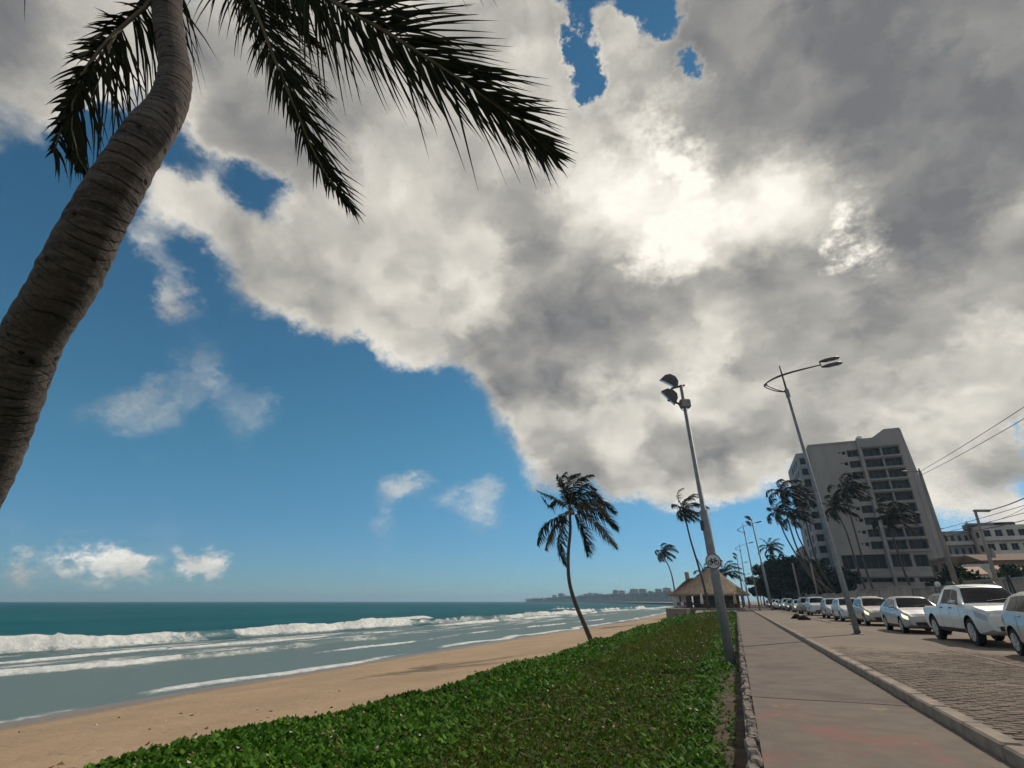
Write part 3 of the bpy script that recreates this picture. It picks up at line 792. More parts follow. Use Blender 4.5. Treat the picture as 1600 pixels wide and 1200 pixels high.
far_palm('coconut palm with a curved trunk at the edge of the creeper on the beach', [(928, 1012), (914, 978), (898, 940), (889, 905), (888, 865), (891, 830), (890, 797)], 31.5, 16, 2.6, .72, .15, 3, 46, 4, 1.0, _f)
far_palm('tall leaning palm rising in front of the thatched kiosk', [(1107, 951), (1101, 920), (1090, 880), (1078, 840), (1068, 796)], 88, 15, 4.0, .95, .2, 5, 30, 3, 1.0)
far_palm('palm seen behind the left end of the thatched roof', [(1056, 938), (1051, 905), (1045, 885), (1038, 872), (1037, 862)], 118, 14, 3.4, .85, .17, 8, 26, 3, 1.2)
far_palm('short palm showing behind the roof peak of the kiosk', [(1100, 945), (1101, 920), (1102, 895)], 124, 12, 3.8, .9, .2, 12, 24, 3, .4, elmin=-.2)
far_palm('drooping palm behind the right slope of the thatched roof', [(1138, 945), (1136, 920), (1133, 896)], 120, 13, 4.0, .9, .2, 14, 24, 3, .7, elmin=-.3)
far_palm('highest palm of the clump left of the hotel', [(1300, 925), (1270, 900), (1247, 860), (1232, 815), (1222, 768)], 112, 15, 4.6, 1.1, .2, 21, 26, 3, 1.2)
far_palm('lower left palm of the clump left of the hotel', [(1284, 925), (1262, 895), (1240, 860), (1224, 830), (1214, 800)], 116, 14, 4.2, 1.0, .2, 22, 26, 3, 1.2)
far_palm('lower right palm of the clump left of the hotel', [(1292, 925), (1272, 890), (1258, 860), (1246, 835), (1238, 806)], 114, 14, 4.2, 1.0, .2, 23, 26, 3, 1.2)
far_palm('palm whose crown overlaps the left corner of the hotel', [(1305, 925), (1282, 890), (1268, 850), (1256, 800), (1249, 775)], 122, 14, 4.2, 1.0, .2, 24, 26, 3, 1.2)
far_palm('palm with the highest crown in front of the hotel facade', [(1364, 920), (1350, 880), (1336, 830), (1325, 790), (1320, 762)], 108, 15, 4.4, 1.05, .18, 25, 26, 3, 1.2)
far_palm('palm with a brownish crown lower left on the hotel facade', [(1352, 920), (1338, 880), (1322, 830), (1312, 810), (1302, 792)], 110, 14, 4.2, 1.0, .18, 26, 26, 3, 1.2)
far_palm('palm standing before the middle of the hotel facade', [(1424, 920), (1410, 885), (1396, 840), (1386, 805)], 96, 15, 4.0, 1.0, .17, 27, 26, 3, 1.2)
far_palm('small round palm above the dark trees', [(1222, 905), (1212, 880), (1204, 855)], 190, 16, 4.6, 1.2, .22, 28, 20, 2, .3, elmin=-.5)

# ---------------------------------------------------------------- creeping ground cover
def ground_cover():
    M['creeper'] = leaf_mat('creeper_leaves', (.020, .085, .006), (.160, .300, .034), .6, .25, .07)
    M['creeper_dull'] = leaf_mat('creeper_leaves_dull', (.045, .088, .008), (.145, .195, .026), .6, .22, .08)
    M['blades'] = leaf_mat('grass_blades', (.060, .095, .010), (.160, .170, .032), .65, .25, .08)
    def scatter(n, y0, y1, grow):
        y = y0 * (y1 / y0) ** RNG.random(n) if grow else RNG.uniform(y0, y1, n)
        x = RNG.uniform(-8.3, -.25, n)
        return x, y
    def zone(x, y):
        """0 = lush creeper, 1 = dull mixed turf"""
        q = fbm(x / 1.6, y / 3.0, 51) - .5
        mid = sstep(-4.6, -3.3, x + 1.4 * q + .05 * np.minimum(y - 8, 14) * .6) * (1 - sstep(-1.3, -.7, x + 1.2 * (fbm(x * 1.1, y / 1.3, 57) - .5)))
        far_ = sstep(16, 26, y) * .5
        return np.clip(mid * .95 + far_ * (q + .3), 0, 1)
    def leaves(x, y, size, tilt, z0):
        n = len(x); e = edge_x(y)
        keep = (x > e - .85 * RNG.random(n) ** 1.6) & (RNG.random(n) < 1 - .92 * sstep(-.75, -.35, x + .35 * (vnoise(y / .9, y * 0, 6) - .5) * 2))
        x, y, size, z0 = x[keep], y[keep], size[keep], z0[keep]; n = len(x)
        az = RNG.uniform(0, 2 * np.pi, n); t = np.abs(RNG.normal(0, tilt, n)) + .1
        fwd = np.stack([np.cos(az) * np.cos(t), np.sin(az) * np.cos(t), np.sin(t)], 1); rt = np.stack([-np.sin(az), np.cos(az), np.zeros(n)], 1)
        up = np.cross(fwd, rt) * -1
        P = np.stack([x, y, bank_z(x, y) + z0], 1)
        shp = [(0, 0, 0), (-.46, .16, .14), (-.42, .66, .16), (0, 1.0, -.05), (.42, .66, .16), (.46, .16, .14)]
        V = np.stack([P + (rt * a + fwd * b + up * c) * size[:, None] for a, b, c in shp], 1).reshape(-1, 3)
        i = np.arange(n) * 6
        Fc = np.concatenate([np.stack([i, i + 1, i + 2, i + 3], 1), np.stack([i, i + 3, i + 4, i + 5], 1)])
        return V, Fc, x, y, n
    n = 270000
    x, y = scatter(n, 2.2, 97, True); z = zone(x, y)
    size = .046 * (1 + y / 26.0) * RNG.uniform(.45, 1.45, n) ** 1.1
    lump = fbm(x / .45, y / .6, 77, 3)
    for name, mt, sel, lab in (('creeper_leaves', 'creeper', RNG.random(n) > z, 'bright green creeper leaves covering the bank'), ('turf_leaves', 'creeper_dull', RNG.random(n) < z * .75, 'dull olive low plants among the creeper')):
        dull = name == 'turf_leaves'
        V, Fc, lx, ly, k = leaves(x[sel], y[sel], size[sel] * (.62 if dull else 1), .5, (.02 + (.05 if dull else .14) * lump[sel] * (1 + y[sel] / 60) * RNG.uniform(.1, 1, sel.sum())))
        tint = np.clip(RNG.beta(1.3, 2.6, k) + .30 * (fbm(lx / .8, ly / 1.2, 79) - .45), 0, 1)
        stuff(fast_obj(name, V, Fc, mt, None, {'tint': np.repeat(tint, 6)}), lab, 'plants')
    # blades of grass: through the turf and as a fringe on the seaward edge
    n = 70000; x, y = scatter(n, 2.2, 60, True); z = zone(x, y); keep = RNG.random(n) < z * .95 + .04; x, y = x[keep], y[keep]
    n2 = 5200; y2 = 3.0 * (70 / 3.0) ** RNG.random(n2); e = edge_x(y2); x2 = e - .45 + RNG.normal(0, .25, n2)
    h = np.concatenate([.05 * (1 + y / 26) * RNG.uniform(.5, 1.5, len(x)), .13 * (1 + y2 / 60) * RNG.uniform(.4, 1.5, n2) ** 1.5]); x = np.concatenate([x, x2]); y = np.concatenate([y, y2]); n = len(x)
    az = RNG.uniform(0, 2 * np.pi, n); lean = RNG.uniform(.1, .7, n); w = .006 * (1 + y / 9)
    P = np.stack([x, y, bank_z(x, y)], 1); sd = np.stack([np.cos(az), np.sin(az), 0 * az], 1); ld = np.stack([-np.sin(az), np.cos(az), 0 * az], 1) * .6 + np.array(tuple(CAMR)) * .5
    mid = P + ld * (lean * h * .35)[:, None] + np.array([0, 0, 1]) * (h * .6)[:, None]; tip = P + ld * (lean * h)[:, None] + np.array([0, 0, 1]) * h[:, None]
    V = np.stack([P - sd * w[:, None], P + sd * w[:, None], mid + sd * (w * .7)[:, None], mid - sd * (w * .7)[:, None], tip + sd * (w * .12)[:, None], tip - sd * (w * .12)[:, None]], 1).reshape(-1, 3); i = np.arange(n) * 6
    Fc = np.concatenate([np.stack([i, i + 1, i + 2, i + 3], 1), np.stack([i + 3, i + 2, i + 4, i + 5], 1)])
    stuff(fast_obj('grass_blades', V, Fc, 'blades', None, {'tint': np.repeat(RNG.random(n), 6)}), 'short grass blades along the bank and its sandy edge', 'grass')
    # dead leaves and small pink flowers scattered over it
    for nm, lab, mt, c1, c2, n, sz in (('dead_leaves', 'dry brown leaves lying in the creeper', 'dead_leaf', (.10, .06, .03), (.24, .16, .08), 650, .042), ('creeper_flowers', 'tiny pale pink flowers dotted over the creeper', 'petals', (.60, .38, .42), (.75, .58, .56), 170, .032)):
        M[mt] = leaf_mat(mt, c1, c2, .7, .2, .1)
        x = RNG.uniform(-6.6, -.35, n); y = 2.5 * (70 / 2.5) ** RNG.random(n); V, Fc, lx, ly, k = leaves(x, y, sz * (1 + y / 30) * RNG.uniform(.7, 1.3, n), .4, .13 + .05 * RNG.random(n))
        stuff(fast_obj(nm, V, Fc, mt, None, {'tint': np.repeat(RNG.random(k), 6)}), lab, 'leaves' if nm[0] == 'd' else 'flowers')
    # trailing runners
    mb = MB()
    for k in range(150):
        x, y = RNG.uniform(-7.6, -.4), 2.5 * (40 / 2.5) ** RNG.random(); a = RNG.uniform(0, 6.28); P = []
        for j in range(9):
            x += .13 * math.cos(a); y += .13 * math.sin(a); a += RNG.normal(0, .35); P.append((x, y, float(bank_z(np.array([x]), np.array([y]))[0]) + .03 + .06 * math.sin(j * .4)))
        mb.tube(P, .0035 * (1 + y / 25), 4)
    M['runner'] = pmat('creeper_runner', (.07, .08, .025), (.11, .08, .04), 4, .8); stuff(mb.build('creeper_runners', 'runner'), 'thin trailing stems of the creeper', 'stems')
ground_cover()

# ---------------------------------------------------------------- buildings
M['glass_dark'] = pmat('window_glass', (.010, .012, .016), (.02, .023, .028), .8, .25, spec=.18)
M['hotel_front'] = pmat('hotel_render', (.34, .302, .28), (.285, .257, .238), .35, .9, .15, 6, stretch=(1, 1, .35), c3=(.25, .226, .21), s3=.12)
M['hotel_side'] = pmat('hotel_side_render', (.34, .345, .36), (.28, .285, .30), .4, .9, .15, 6)
M['slab'] = pmat('hotel_slab', (.34, .31, .29), (.28, .26, .245), .5, .9)
M['frame_grey'] = pmat('window_frame', (.17, .165, .16), None, rough=.5)
M['white_wall'] = pmat('white_render', (.60, .57, .53), (.47, .45, .42), .3, .85, .1, 8)
M['beige_wall'] = pmat('beige_render', (.40, .345, .28), (.30, .26, .215), .45, .9, .2, 8, c3=(.24, .21, .18), s3=.25)
M['grey_wall'] = pmat('grey_render', (.26, .25, .24), (.19, .185, .18), .4, .9)
M['brown_wall'] = pmat('brown_render', (.24, .165, .12), (.17, .12, .09), .5, .9)
M['roof_tile'] = pmat('clay_roof', (.19, .10, .065), (.14, .075, .05), 1.5, .9)
M['awning'] = pmat('orange_awning', (.42, .17, .06), (.33, .12, .05), 1.5, .7)
M['dark_wood'] = pmat('dark_wood', (.10, .062, .042), (.06, .038, .026), 3, .7)
M['dark_clad'] = pmat('dark_cladding', (.05, .058, .07), (.035, .04, .05), .5, .5)

def facade(root, O, U, Nn, W, H, ops, mat, depth=.5, mull=1, name='wall', sill=True):
    """a wall with real openings; every opening gets its own window (frame) and pane set back in it"""
    O = Vector(O); U = Vector(U).normalized(); Nn = Vector(Nn).normalized(); Z = Vector((0, 0, 1))
    us = sorted({0.0, W} | {o[0] for o in ops} | {o[1] for o in ops}); vs = sorted({0.0, H} | {o[2] for o in ops} | {o[3] for o in ops})
    mb = MB(); P = lambda u, v, d=0: O + U * u + Z * v - Nn * d
    flip = U.cross(Z).dot(Nn) < 0
    def quad(*p): mb.add(p[::-1] if flip else p, [(0, 1, 2, 3)])
    for i in range(len(us) - 1):
        j = 0
        while j < len(vs) - 1:
            uc, vc = (us[i] + us[i + 1]) / 2, (vs[j] + vs[j + 1]) / 2
            if not any(a < uc < b and c < vc < d for a, b, c, d in [o[:4] for o in ops]): quad(P(us[i], vs[j]), P(us[i + 1], vs[j]), P(us[i + 1], vs[j + 1]), P(us[i], vs[j + 1]))
            j += 1
    for o in ops:
        a, b, c, d = o[:4]
        quad(P(a, c), P(a, c, depth), P(b, c, depth), P(b, c)); quad(P(a, d), P(b, d), P(b, d, depth), P(a, d, depth))
        quad(P(a, c), P(a, d), P(a, d, depth), P(a, c, depth)); quad(P(b, c), P(b, c, depth), P(b, d, depth), P(b, d))
    wall = mb.build(name, mat, root)
    for o in ops:
        a, b, c, d = o[:4]; n = o[4] if len(o) > 4 else mull; t = .07; fr = MB()
        bar = lambda u0, u1, v0, v1: fr.prism([P(u0, v0), P(u1, v0), P(u1, v1), P(u0, v1)], -Nn * (depth - .05), Nn * .07)
        bar(a, b, c, c + t); bar(a, b, d - t, d); bar(a, a + t, c + t, d - t); bar(b - t, b, c + t, d - t)
        for k in range(1, n + 1):
            u = a + (b - a) * k / (n + 1); bar(u - .03, u + .03, c + t, d - t)
        w = fr.build('window', 'frame_grey', root)
        pn = MB(); pn.prism([P(a, c), P(b, c), P(b, d), P(a, d)], -Nn * (depth - .02), -Nn * .02); pn.build('pane', 'glass_dark', w)
    return wall

def hotel():
    Yf = 157.0; tl = at_y(1262, 697, Yf); tr = at_y(1408, 678, Yf); X0, X1 = tl.x, tr.x; H = 40.5; W = X1 - X0
    root = thing('hotel_tower', 'tall grey brown hotel block with rows of dark windows', 'building', (X0, Yf, 0))
    fp = 2.93; top = H - 1.9; ops = []
    fx = lambda f: f * W
    for k in range(9):
        z1 = top - k * fp
        ops += [(fx(.565), fx(.745), z1 - 2.1, z1 + .05, 2), (fx(.76), fx(.94), z1 - 2.1, z1 + .05, 2), (fx(.40), fx(.52), z1 - 1.9, z1 - .05, 1), (fx(.345), fx(.385), z1 - 1.1, z1 - .25, 0), (fx(.31), fx(.325), z1 - .75, z1 - .35, 0)]
    z1 = top - 9 * fp - .2
    ops += [(fx(.08), fx(.20), z1 - 3.3, z1, 1), (fx(.22), fx(.51), z1 - 3.3, z1, 3), (fx(.56), fx(.74), z1 - 3.0, z1, 2), (fx(.77), fx(.90), z1 - 3.0, z1 - .3, 1)]
    for zz in (5.6, 2.6):
        for a, b in ((.10, .28), (.31, .52), (.56, .72), (.76, .93)): ops.append((fx(a), fx(b), zz, zz + .95, 2))
    facade(root, (X0, Yf, 0), (1, 0, 0), (0, -1, 0), W, H, ops, 'hotel_front', 1.3)
    rib = MB(); rib.box((X0 + fx(.535), Yf - .35, H / 2 + 2.5), (.55, .7, H - 3.2)); rib.build('vertical_rib', 'slab', root)
    for k in range(10):
        z1 = top - k * fp + .38
        s = MB(); s.box((X0 + fx(.75), Yf - .30, z1), (fx(.40), .6, .22)); s.build('floor_slab', 'slab', root)
    for zz in (7.4, 4.4):
        s = MB(); s.box((X0 + W / 2, Yf - .22, zz), (W, .44, 1.2)); s.build('car_park_parapet', 'slab', root)
    # seaward side: set a little forward, with its own rooms
    D = 24.0; Xs = X0 - 3.0
    ops = []
    for k in range(11):
        z1 = top - .5 - k * fp
        if z1 > 8: ops += [(1.2, 4.6, z1 - 1.9, z1, 1), (6.2, 9.6, z1 - 1.9, z1, 1), (11.5, 15, z1 - 1.9, z1, 1)]
    ops += [(1, 15, 5.2, 8.2, 4), (1, 15, 1, 3.6, 4)]
    facade(root, (Xs, Yf + 2.5, 0), (0, 1, 0), (-1, 0, 0), D, H - 1, ops, 'hotel_side', .8)
    ops2 = [(.6, 2.4, top - .5 - k * fp - 1.8, top - .5 - k * fp, 0) for k in range(10)]
    facade(root, (Xs, Yf + 2.5, 0), (1, 0, 0), (0, -1, 0), 3.0, H - 1, ops2, 'hotel_side', .5, name='return_wall')
    rest = MB(); rest.add([(X0, Yf + .01, 0), (X0, Yf + 2.5, 0), (X0, Yf + 2.5, H), (X0, Yf + .01, H)], [(3, 2, 1, 0)])
    rest.box((X0 + W / 2, Yf + 14.0, H / 2 - .15), (W - .1, 24.8, H - .4)); rest.box((Xs + 2.2, Yf + 15, H / 2 - .7), (2.4, 22, H - 1.5)); rest.build('rear_body', 'hotel_front', root)
    # the roof: flat at the left, a slanting plant room at the right
    rf = MB(); rf.box((X0 + fx(.27), Yf + 8, H + .25), (fx(.54), 16.4, .5)); rf.build('roof_parapet', 'hotel_front', root)
    pr = MB(); pr.prism([Vector((X0 + fx(.55), Yf - .02, H)), Vector((X1, Yf - .02, H)), Vector((X1, Yf - .02, H + 2.9)), Vector((X0 + fx(.84), Yf - .02, H + 2.9)), Vector((X0 + fx(.70), Yf - .02, H + .9)), Vector((X0 + fx(.55), Yf - .02, H + .9))], (0, 0, 0), (0, 16, 0)); pr.build('slanted_roof', 'hotel_front', root)
    tk = MB(); tk.lathe([(.6, 0), (.65, .2), (.65, 1.3), (.2, 1.6)], (X0 + fx(.60), Yf + 3, H + .9), 12); tk.build('water_tank', 'white_paint', root, True)
    # battered end wall at the right
    b = MB(); b.prism([Vector((X1 + .02, Yf - .06, 0)), Vector((X1 + 3.2, Yf - .06, 0)), Vector((X1 + .12, Yf - .06, H + 2.6)), Vector((X1 + .02, Yf - .06, H + 2.6))], (0, 0, 0), (0, 15, 0)); b.build('battered_end_wall', 'hotel_front', root)
hotel()

def block(name, label, x0, x1, y, depth, h, mat, floors, cols, ww=.55, wh=.5, roof=None, cat='building', base=0.0, gf=0.0, balc=False):
    """a building whose street front faces the camera side (-Y), plus its seaward side"""
    root = thing(name, label, cat, (x0, y, base)); W = x1 - x0; fh = (h - gf) / floors; ops = []
    for f in range(floors):
        for c in range(cols):
            cw = W / cols; ops.append((c * cw + cw * (1 - ww) / 2, c * cw + cw * (1 + ww) / 2, gf + f * fh + fh * (1 - wh) * .55, gf + f * fh + fh * (1 - wh) * .55 + fh * wh, 1))
    facade(root, (x0, y, base), (1, 0, 0), (0, -1, 0), W, h, ops, mat, .35)
    nc = max(1, int(depth / 5)); ops = []
    for f in range(floors):
        for c in range(nc):
            cw = depth / nc; ops.append((c * cw + cw * .28, c * cw + cw * .72, gf + f * fh + fh * .3, gf + f * fh + fh * .75, 1))
    facade(root, (x0, y, base), (0, 1, 0), (-1, 0, 0), depth, h, ops, mat, .35, name='side_wall')
    mb = MB(); mb.box((x0 + W / 2 + .3, y + depth / 2 + .5, base + h / 2 - .1), (W - .7, depth - .2, h - .25)); mb.build('rear_body', mat, root)
    if balc:
        for f in range(1, floors):
            s = MB(); s.box((x0 + W / 2, y - .6, base + gf + f * fh), (W, 1.2, .16)); sl = s.build('balcony', 'slab', root)
            r = MB(); r.box((x0 + W / 2, y - 1.16, base + gf + f * fh + .55), (W, .06, .9)); r.build('balustrade', 'white_wall', sl)
    if roof:
        r = MB(); r.prism([Vector((x0 - .5, y - .6, base + h)), Vector((x0 - .5, y + depth + .6, base + h)), Vector((x0 - .5, y + depth / 2, base + h + depth * .12))], (0, 0, 0), (W + 1, 0, 0)); r.build('roof', roof, root)
    else:
        r = MB(); r.box((x0 + W / 2, y + depth / 2, base + h + .2), (W + .3, depth + .3, .4)); r.build('parapet', mat, root)
    return root

# white apartment block and lower houses at the right edge
Ya = 172.0; ax0 = at_y(1530, 824, Ya).x; ax1 = at_y(1660, 818, Ya).x; ah = at_y(1590, 822, Ya).z
ax9 = at_y(1470, 834, Ya + 6).x; block('grey_block', 'blue grey block between the hotel and the white apartments', ax9, ax0 - .6, Ya + 6, 14, at_y(1500, 832, Ya + 6).z, 'hotel_side', 5, 4, .5, .5, balc=True, gf=2)
apt = block('apartment_block', 'white apartment block with small square top windows', ax0, ax1, Ya, 16, ah, 'white_wall', 5, 7, .62, .55, balc=True, gf=2)
for k, u in enumerate((.08, .30, .42)):
    t = MB(); t.box((ax0 + (ax1 - ax0) * u, Ya + 6, ah + .8), (4.5, 4, 1.6), 0, .2); t.build('water_tank', 'dark_clad', apt)
def house(label, pa, pb, y, depth, mat, floors, cols, roof):
    a = at_y(*pa, y); b = at_y(*pb, y); return block('low_house', label, a.x, b.x, y, depth, max(a.z, b.z), mat, floors, cols, .5, .45, roof)
house('low brown house beside the battered hotel wall', (1480, 876), (1532, 872), 128, 10, 'brown_wall', 3, 4, None)
house('brown house with many dark openings below the white block', (1538, 880), (1630, 874), 120, 12, 'brown_wall', 2, 7, 'roof_tile')
house('small white shop between the hotel and the grey house', (1512, 886), (1546, 886), 104, 8, 'white_wall', 1, 2, None)
for lab, pa, pb, y in (('orange awning over the shop front at the right edge', (1548, 884), (1590, 880), 100.0), ('orange awning beside the battered hotel wall', (1500, 886), (1530, 884), 100.0)):
    a, b = at_y(*pa, y), at_y(*pb, y); z = a.z; root = thing('shop_awning', lab, 'awning', (a.x, y, 0), group='shop awnings')
    mb = MB(); mb.prism([Vector((a.x, y, z)), Vector((a.x, y - 2.2, z - 1.1)), Vector((a.x, y - 2.2, z - 1.3)), Vector((a.x, y, z - .2))], (0, 0, 0), (b.x - a.x, 0, 0)); mb.build('canopy', 'awning', root)
    for xx in (a.x + .1, b.x - .1):
        p = MB(); p.tube([(xx, y - 2.1, 0), (xx, y - 2.1, z - 1.2)], .05, 6); p.build('post', 'galv_dark', root)
# dark glass building and a pale block up the street
Yd = 205.0; d0 = at_y(1196, 878, Yd); d1 = at_y(1246, 870, Yd)
block('dark_office', 'low dark clad building behind the street trees', d0.x, d1.x + 8, Yd, 30, d0.z, 'dark_clad', 3, 5, .7, .5)
p0 = at_y(1252, 856, 182); p1 = at_y(1300, 850, 182)
block('pale_block', 'pale flat roofed block peeping out left of the hotel', p0.x, p1.x, 182, 15, p0.z, 'beige_wall', 5, 4, .5, .5)

# boundary wall along the far footway, in rendered panels between piers
def street_wall():
    root = thing('boundary_wall', 'long beige rendered wall behind the queue of cars', 'wall', (14.5, 10, 0))
    y = 10.0; k = 0
    while y < 150:
        L = 6.0; h = 2.42 + .12 * math.sin(k * 1.7)
        mb = MB(); mb.box((14.6, y + L / 2, h / 2), (.18, L - .34, h)); mb.build('wall_panel', 'beige_wall', root)
        pb = MB(); pb.box((14.6, y, h / 2 + .06), (.34, .34, h + .12)); pb.build('pier', 'beige_wall', root)
        c = MB(); c.box((14.6, y + L / 2, h + .045), (.30, L - .36, .09)); c.build('coping', 'concrete', root)
        y += L; k += 1
street_wall()

# ---------------------------------------------------------------- thatched kiosk
def kiosk():
    M['thatch'] = pmat('thatch', (.46, .345, .245), (.34, .255, .18), 2.5, .95, .8, 30, stretch=(1, 1, .5), c3=(.36, .265, .19), s3=.5)
    M['canvas'] = pmat('parasol_canvas', (.78, .74, .66), (.62, .57, .50), 3, .8)
    M['straw'] = leaf_mat('thatch_straw', (.28, .205, .14), (.56, .43, .30), .9, .08)
    Yc = 105.0; xl = at_y(1044, 926, Yc).x; xr = at_y(1168, 922, Yc).x; ze = at_y(1106, 927, Yc - 5.5).z; za = at_y(1112, 884, Yc).z; zf = .32
    cx, rx, ry = (xl + xr) / 2, (xr - xl) / 2, 6.2; ax = at_y(1113, 890, Yc).x; hx = at_y(1080, 903, Yc).x; zh = at_y(1080, 903, Yc).z
    root = thing('thatched_kiosk', 'round beach kiosk with a steep thatched straw roof', 'kiosk', (cx, Yc, zf))
    def roof_pt(t, r):
        ex, ey = cx + rx * math.cos(t) * (1 + .02 * math.sin(9 * t)), Yc + ry * math.sin(t)
        x = ax + (ex - ax) * r; y = Yc + (ey - Yc) * r
        z = ze + (za - ze) * max(0.0, 1 - r) ** 1.12 - .10 * math.sin(math.pi * r)
        hd = math.hypot((x - hx) / 3.6, (y - Yc) / 4.2)
        if hd < 1: z = max(z, ze + (zh - ze) * (1 - hd ** 1.4))
        return Vector((x, y, z))
    n, kk = 72, 18; mb = MB(); vs = []; fs = []
    for j in range(kk + 1):
        for i in range(n): vs.append(roof_pt(2 * math.pi * i / n, max(.015, j / kk)))
    for j in range(kk):
        for i in range(n): fs.append((j * n + i, j * n + n * 0 + (i + 1) % n, (j + 1) * n + (i + 1) % n, (j + 1) * n + i))
    low = [p - Vector((0, 0, .38)) for p in vs[kk * n:]]
    o0 = len(vs); vs += low
    for i in range(n): fs.append((kk * n + i, kk * n + (i + 1) % n, o0 + (i + 1) % n, o0 + i))
    under = [Vector((ax + (p.x - ax) * .2, Yc + (p.y - Yc) * .2, za - 1.4)) for p in low]; o1 = len(vs); vs += under
    for i in range(n): fs.append((o0 + i, o0 + (i + 1) % n, o1 + (i + 1) % n, o1 + i))
    mb.add(vs, fs); roof = mb.build('roof', 'thatch', root, True)
    # straw strands in overlapping courses
    V = []; Fc = []; tt = []; rs = random.Random(4)
    for k in range(9000):
        t = rs.uniform(0, 2 * math.pi); r1 = rs.random() ** .6; r2 = min(1.05, r1 + rs.uniform(.06, .16)); r1 = max(r1, .03)
        a, b = roof_pt(t, r1), roof_pt(t + rs.uniform(-.012, .012), r2); up = Vector((0, 0, .03 + .09 * rs.random()))
        if r2 > .97: b.z -= rs.uniform(.1, .5)
        s = (b - a).cross(Vector((0, 0, 1))).normalized() * rs.uniform(.02, .05); q = len(V)
        V += [a - s + up * .3, a + s + up * .3, b + s + up, b - s + up]; Fc.append((q, q + 1, q + 2, q + 3)); tt += [rs.random()] * 4
    stuff(fast_obj('thatch_straw', [tuple(v) for v in V], Fc, 'straw', roof, {'tint': tt}))
    ch = MB(); c = at_y(1075, 905, Yc); ch.tube([(c.x, Yc, zh - 1.5), (c.x - .1, Yc, zh + .6), (c.x - .15, Yc, zh + 1.0)], [.42, .38, .40], 10); ch.build('chimney', 'beige_wall', root, True)
    # deck and posts
    dk = MB(); dk.lathe([(.99, -.3), (1.0, -.25), (1.0, 0)], (0, 0, 0), 48); dk.v = [(cx + x * (rx - .5), Yc + y * (ry - .3), zf + z) for x, y, z in dk.v]; dk.build('deck', 'concrete', root)
    for i in range(14):
        t = 2 * math.pi * (i + .5) / 14; x, y = cx + (rx - 1.0) * math.cos(t), Yc + (ry - .8) * math.sin(t)
        p = MB(); p.tube([(x, y, zf), (x + rs.uniform(-.05, .05), y, ze + .45)], .10, 8); p.build('post', 'dark_wood', root, True)
    # bar and back rooms inside, open to the front
    for a, b, y0, y1, h, m_, nm in ((-2.6, 5.2, 1.2, 3.6, 2.5, 'brown_wall', 'bar_room'), (-1.4, 4.2, -1.6, -1.1, 1.1, 'brown_wall', 'bar_counter'), (-4.8, -3.0, 2.0, 2.3, 2.4, 'beige_wall', 'screen_wall')):
        bb = MB(); bb.box((cx + (a + b) / 2, Yc + (y0 + y1) / 2, zf + h / 2), (b - a, y1 - y0, h), 0, .03); bb.build(nm, m_, root)
    for px0, px1 in ((1050, 1060), (1061, 1071)):
        a, b = at_y(px0, 930, Yc - 3.2), at_y(px1, 930, Yc - 3.2); sc = MB(); sc.box(((a.x + b.x) / 2, Yc - 3.2, zf + 1.25), (b.x - a.x, .05, 2.3)); sc.build('wind_screen', 'canvas', root)
    s = MB(); s.box((cx + 1.4, Yc - 1.45, zf + 1.14), (5.9, .8, .06)); s.build('counter_top', 'beige_wall', root)
    rl = MB()
    for k in range(9):
        t0 = math.pi * (1.12 + .76 * k / 8); x, y = cx + (rx - .75) * math.cos(t0), Yc + (ry - .55) * math.sin(t0)
        rl.tube([(x, y, zf), (x, y, zf + .9)], .045, 6)
    for z in (.5, .88):
        rl.tube([(cx + (rx - .75) * math.cos(math.pi * (1.12 + .76 * k / 8)), Yc + (ry - .55) * math.sin(math.pi * (1.12 + .76 * k / 8)), zf + z) for k in range(9)], .04, 6)
    rl.build('railing', 'dark_wood', root)
    # terrace held by a curved stone wall over the beach
    tr = thing('terrace_wall', 'curved stone retaining wall under the kiosk terrace', 'wall', (cx - 3, 99, -2.4))
    pl = [at_y(1040, 950, 100.0), at_y(1042, 950, 97), at_y(1050, 952, 94.5), at_y(1062, 953, 93.5), at_y(1073, 953, 94.5)]
    line = [Vector((pl[0].x - .3, 112, 0))] + [Vector((p.x, p.y, 0)) for p in pl] + [Vector((pl[-1].x + .6, 97, 0)), Vector((-.4, 97, 0)), Vector((-.4, 112, 0))]
    w = MB(); w.prism(line[::-1], (0, 0, -2.9), (0, 0, 3.06)); w.build('stone_wall', 'rough_stone', tr)
    cp = MB(); cp.prism([Vector((p.x * 1.0 - (.12 if i < 5 else 0), p.y - (.1 if 1 < i < 6 else 0), 0)) for i, p in enumerate(line)][::-1], (0, 0, .17), (0, 0, .1)); cp.build('coping', 'beige_wall', tr)
    fo = MB(); fo.add([(-6.2, 92.5, -.34), (-.2, 90, -.30), (-.2, 97, .05), (-6.2, 97, .05)], [(0, 1, 2, 3)]); struct(fo.build('kiosk_sand_apron', 'sand_far'))
    st = MB(); st.box((PATH_W / 2 + .3, 98.6, .02), (PATH_W + 1.4, 2.2, .1)); struct(st.build('path_end_step', 'kerb'))
    # folded parasols and a few seats on the terrace
    M['canvas'] = pmat('parasol_canvas', (.78, .74, .66), (.62, .57, .50), 3, .8); M['canvas_o'] = pmat('parasol_canvas_tan', (.62, .42, .24), (.5, .33, .19), 3, .8)
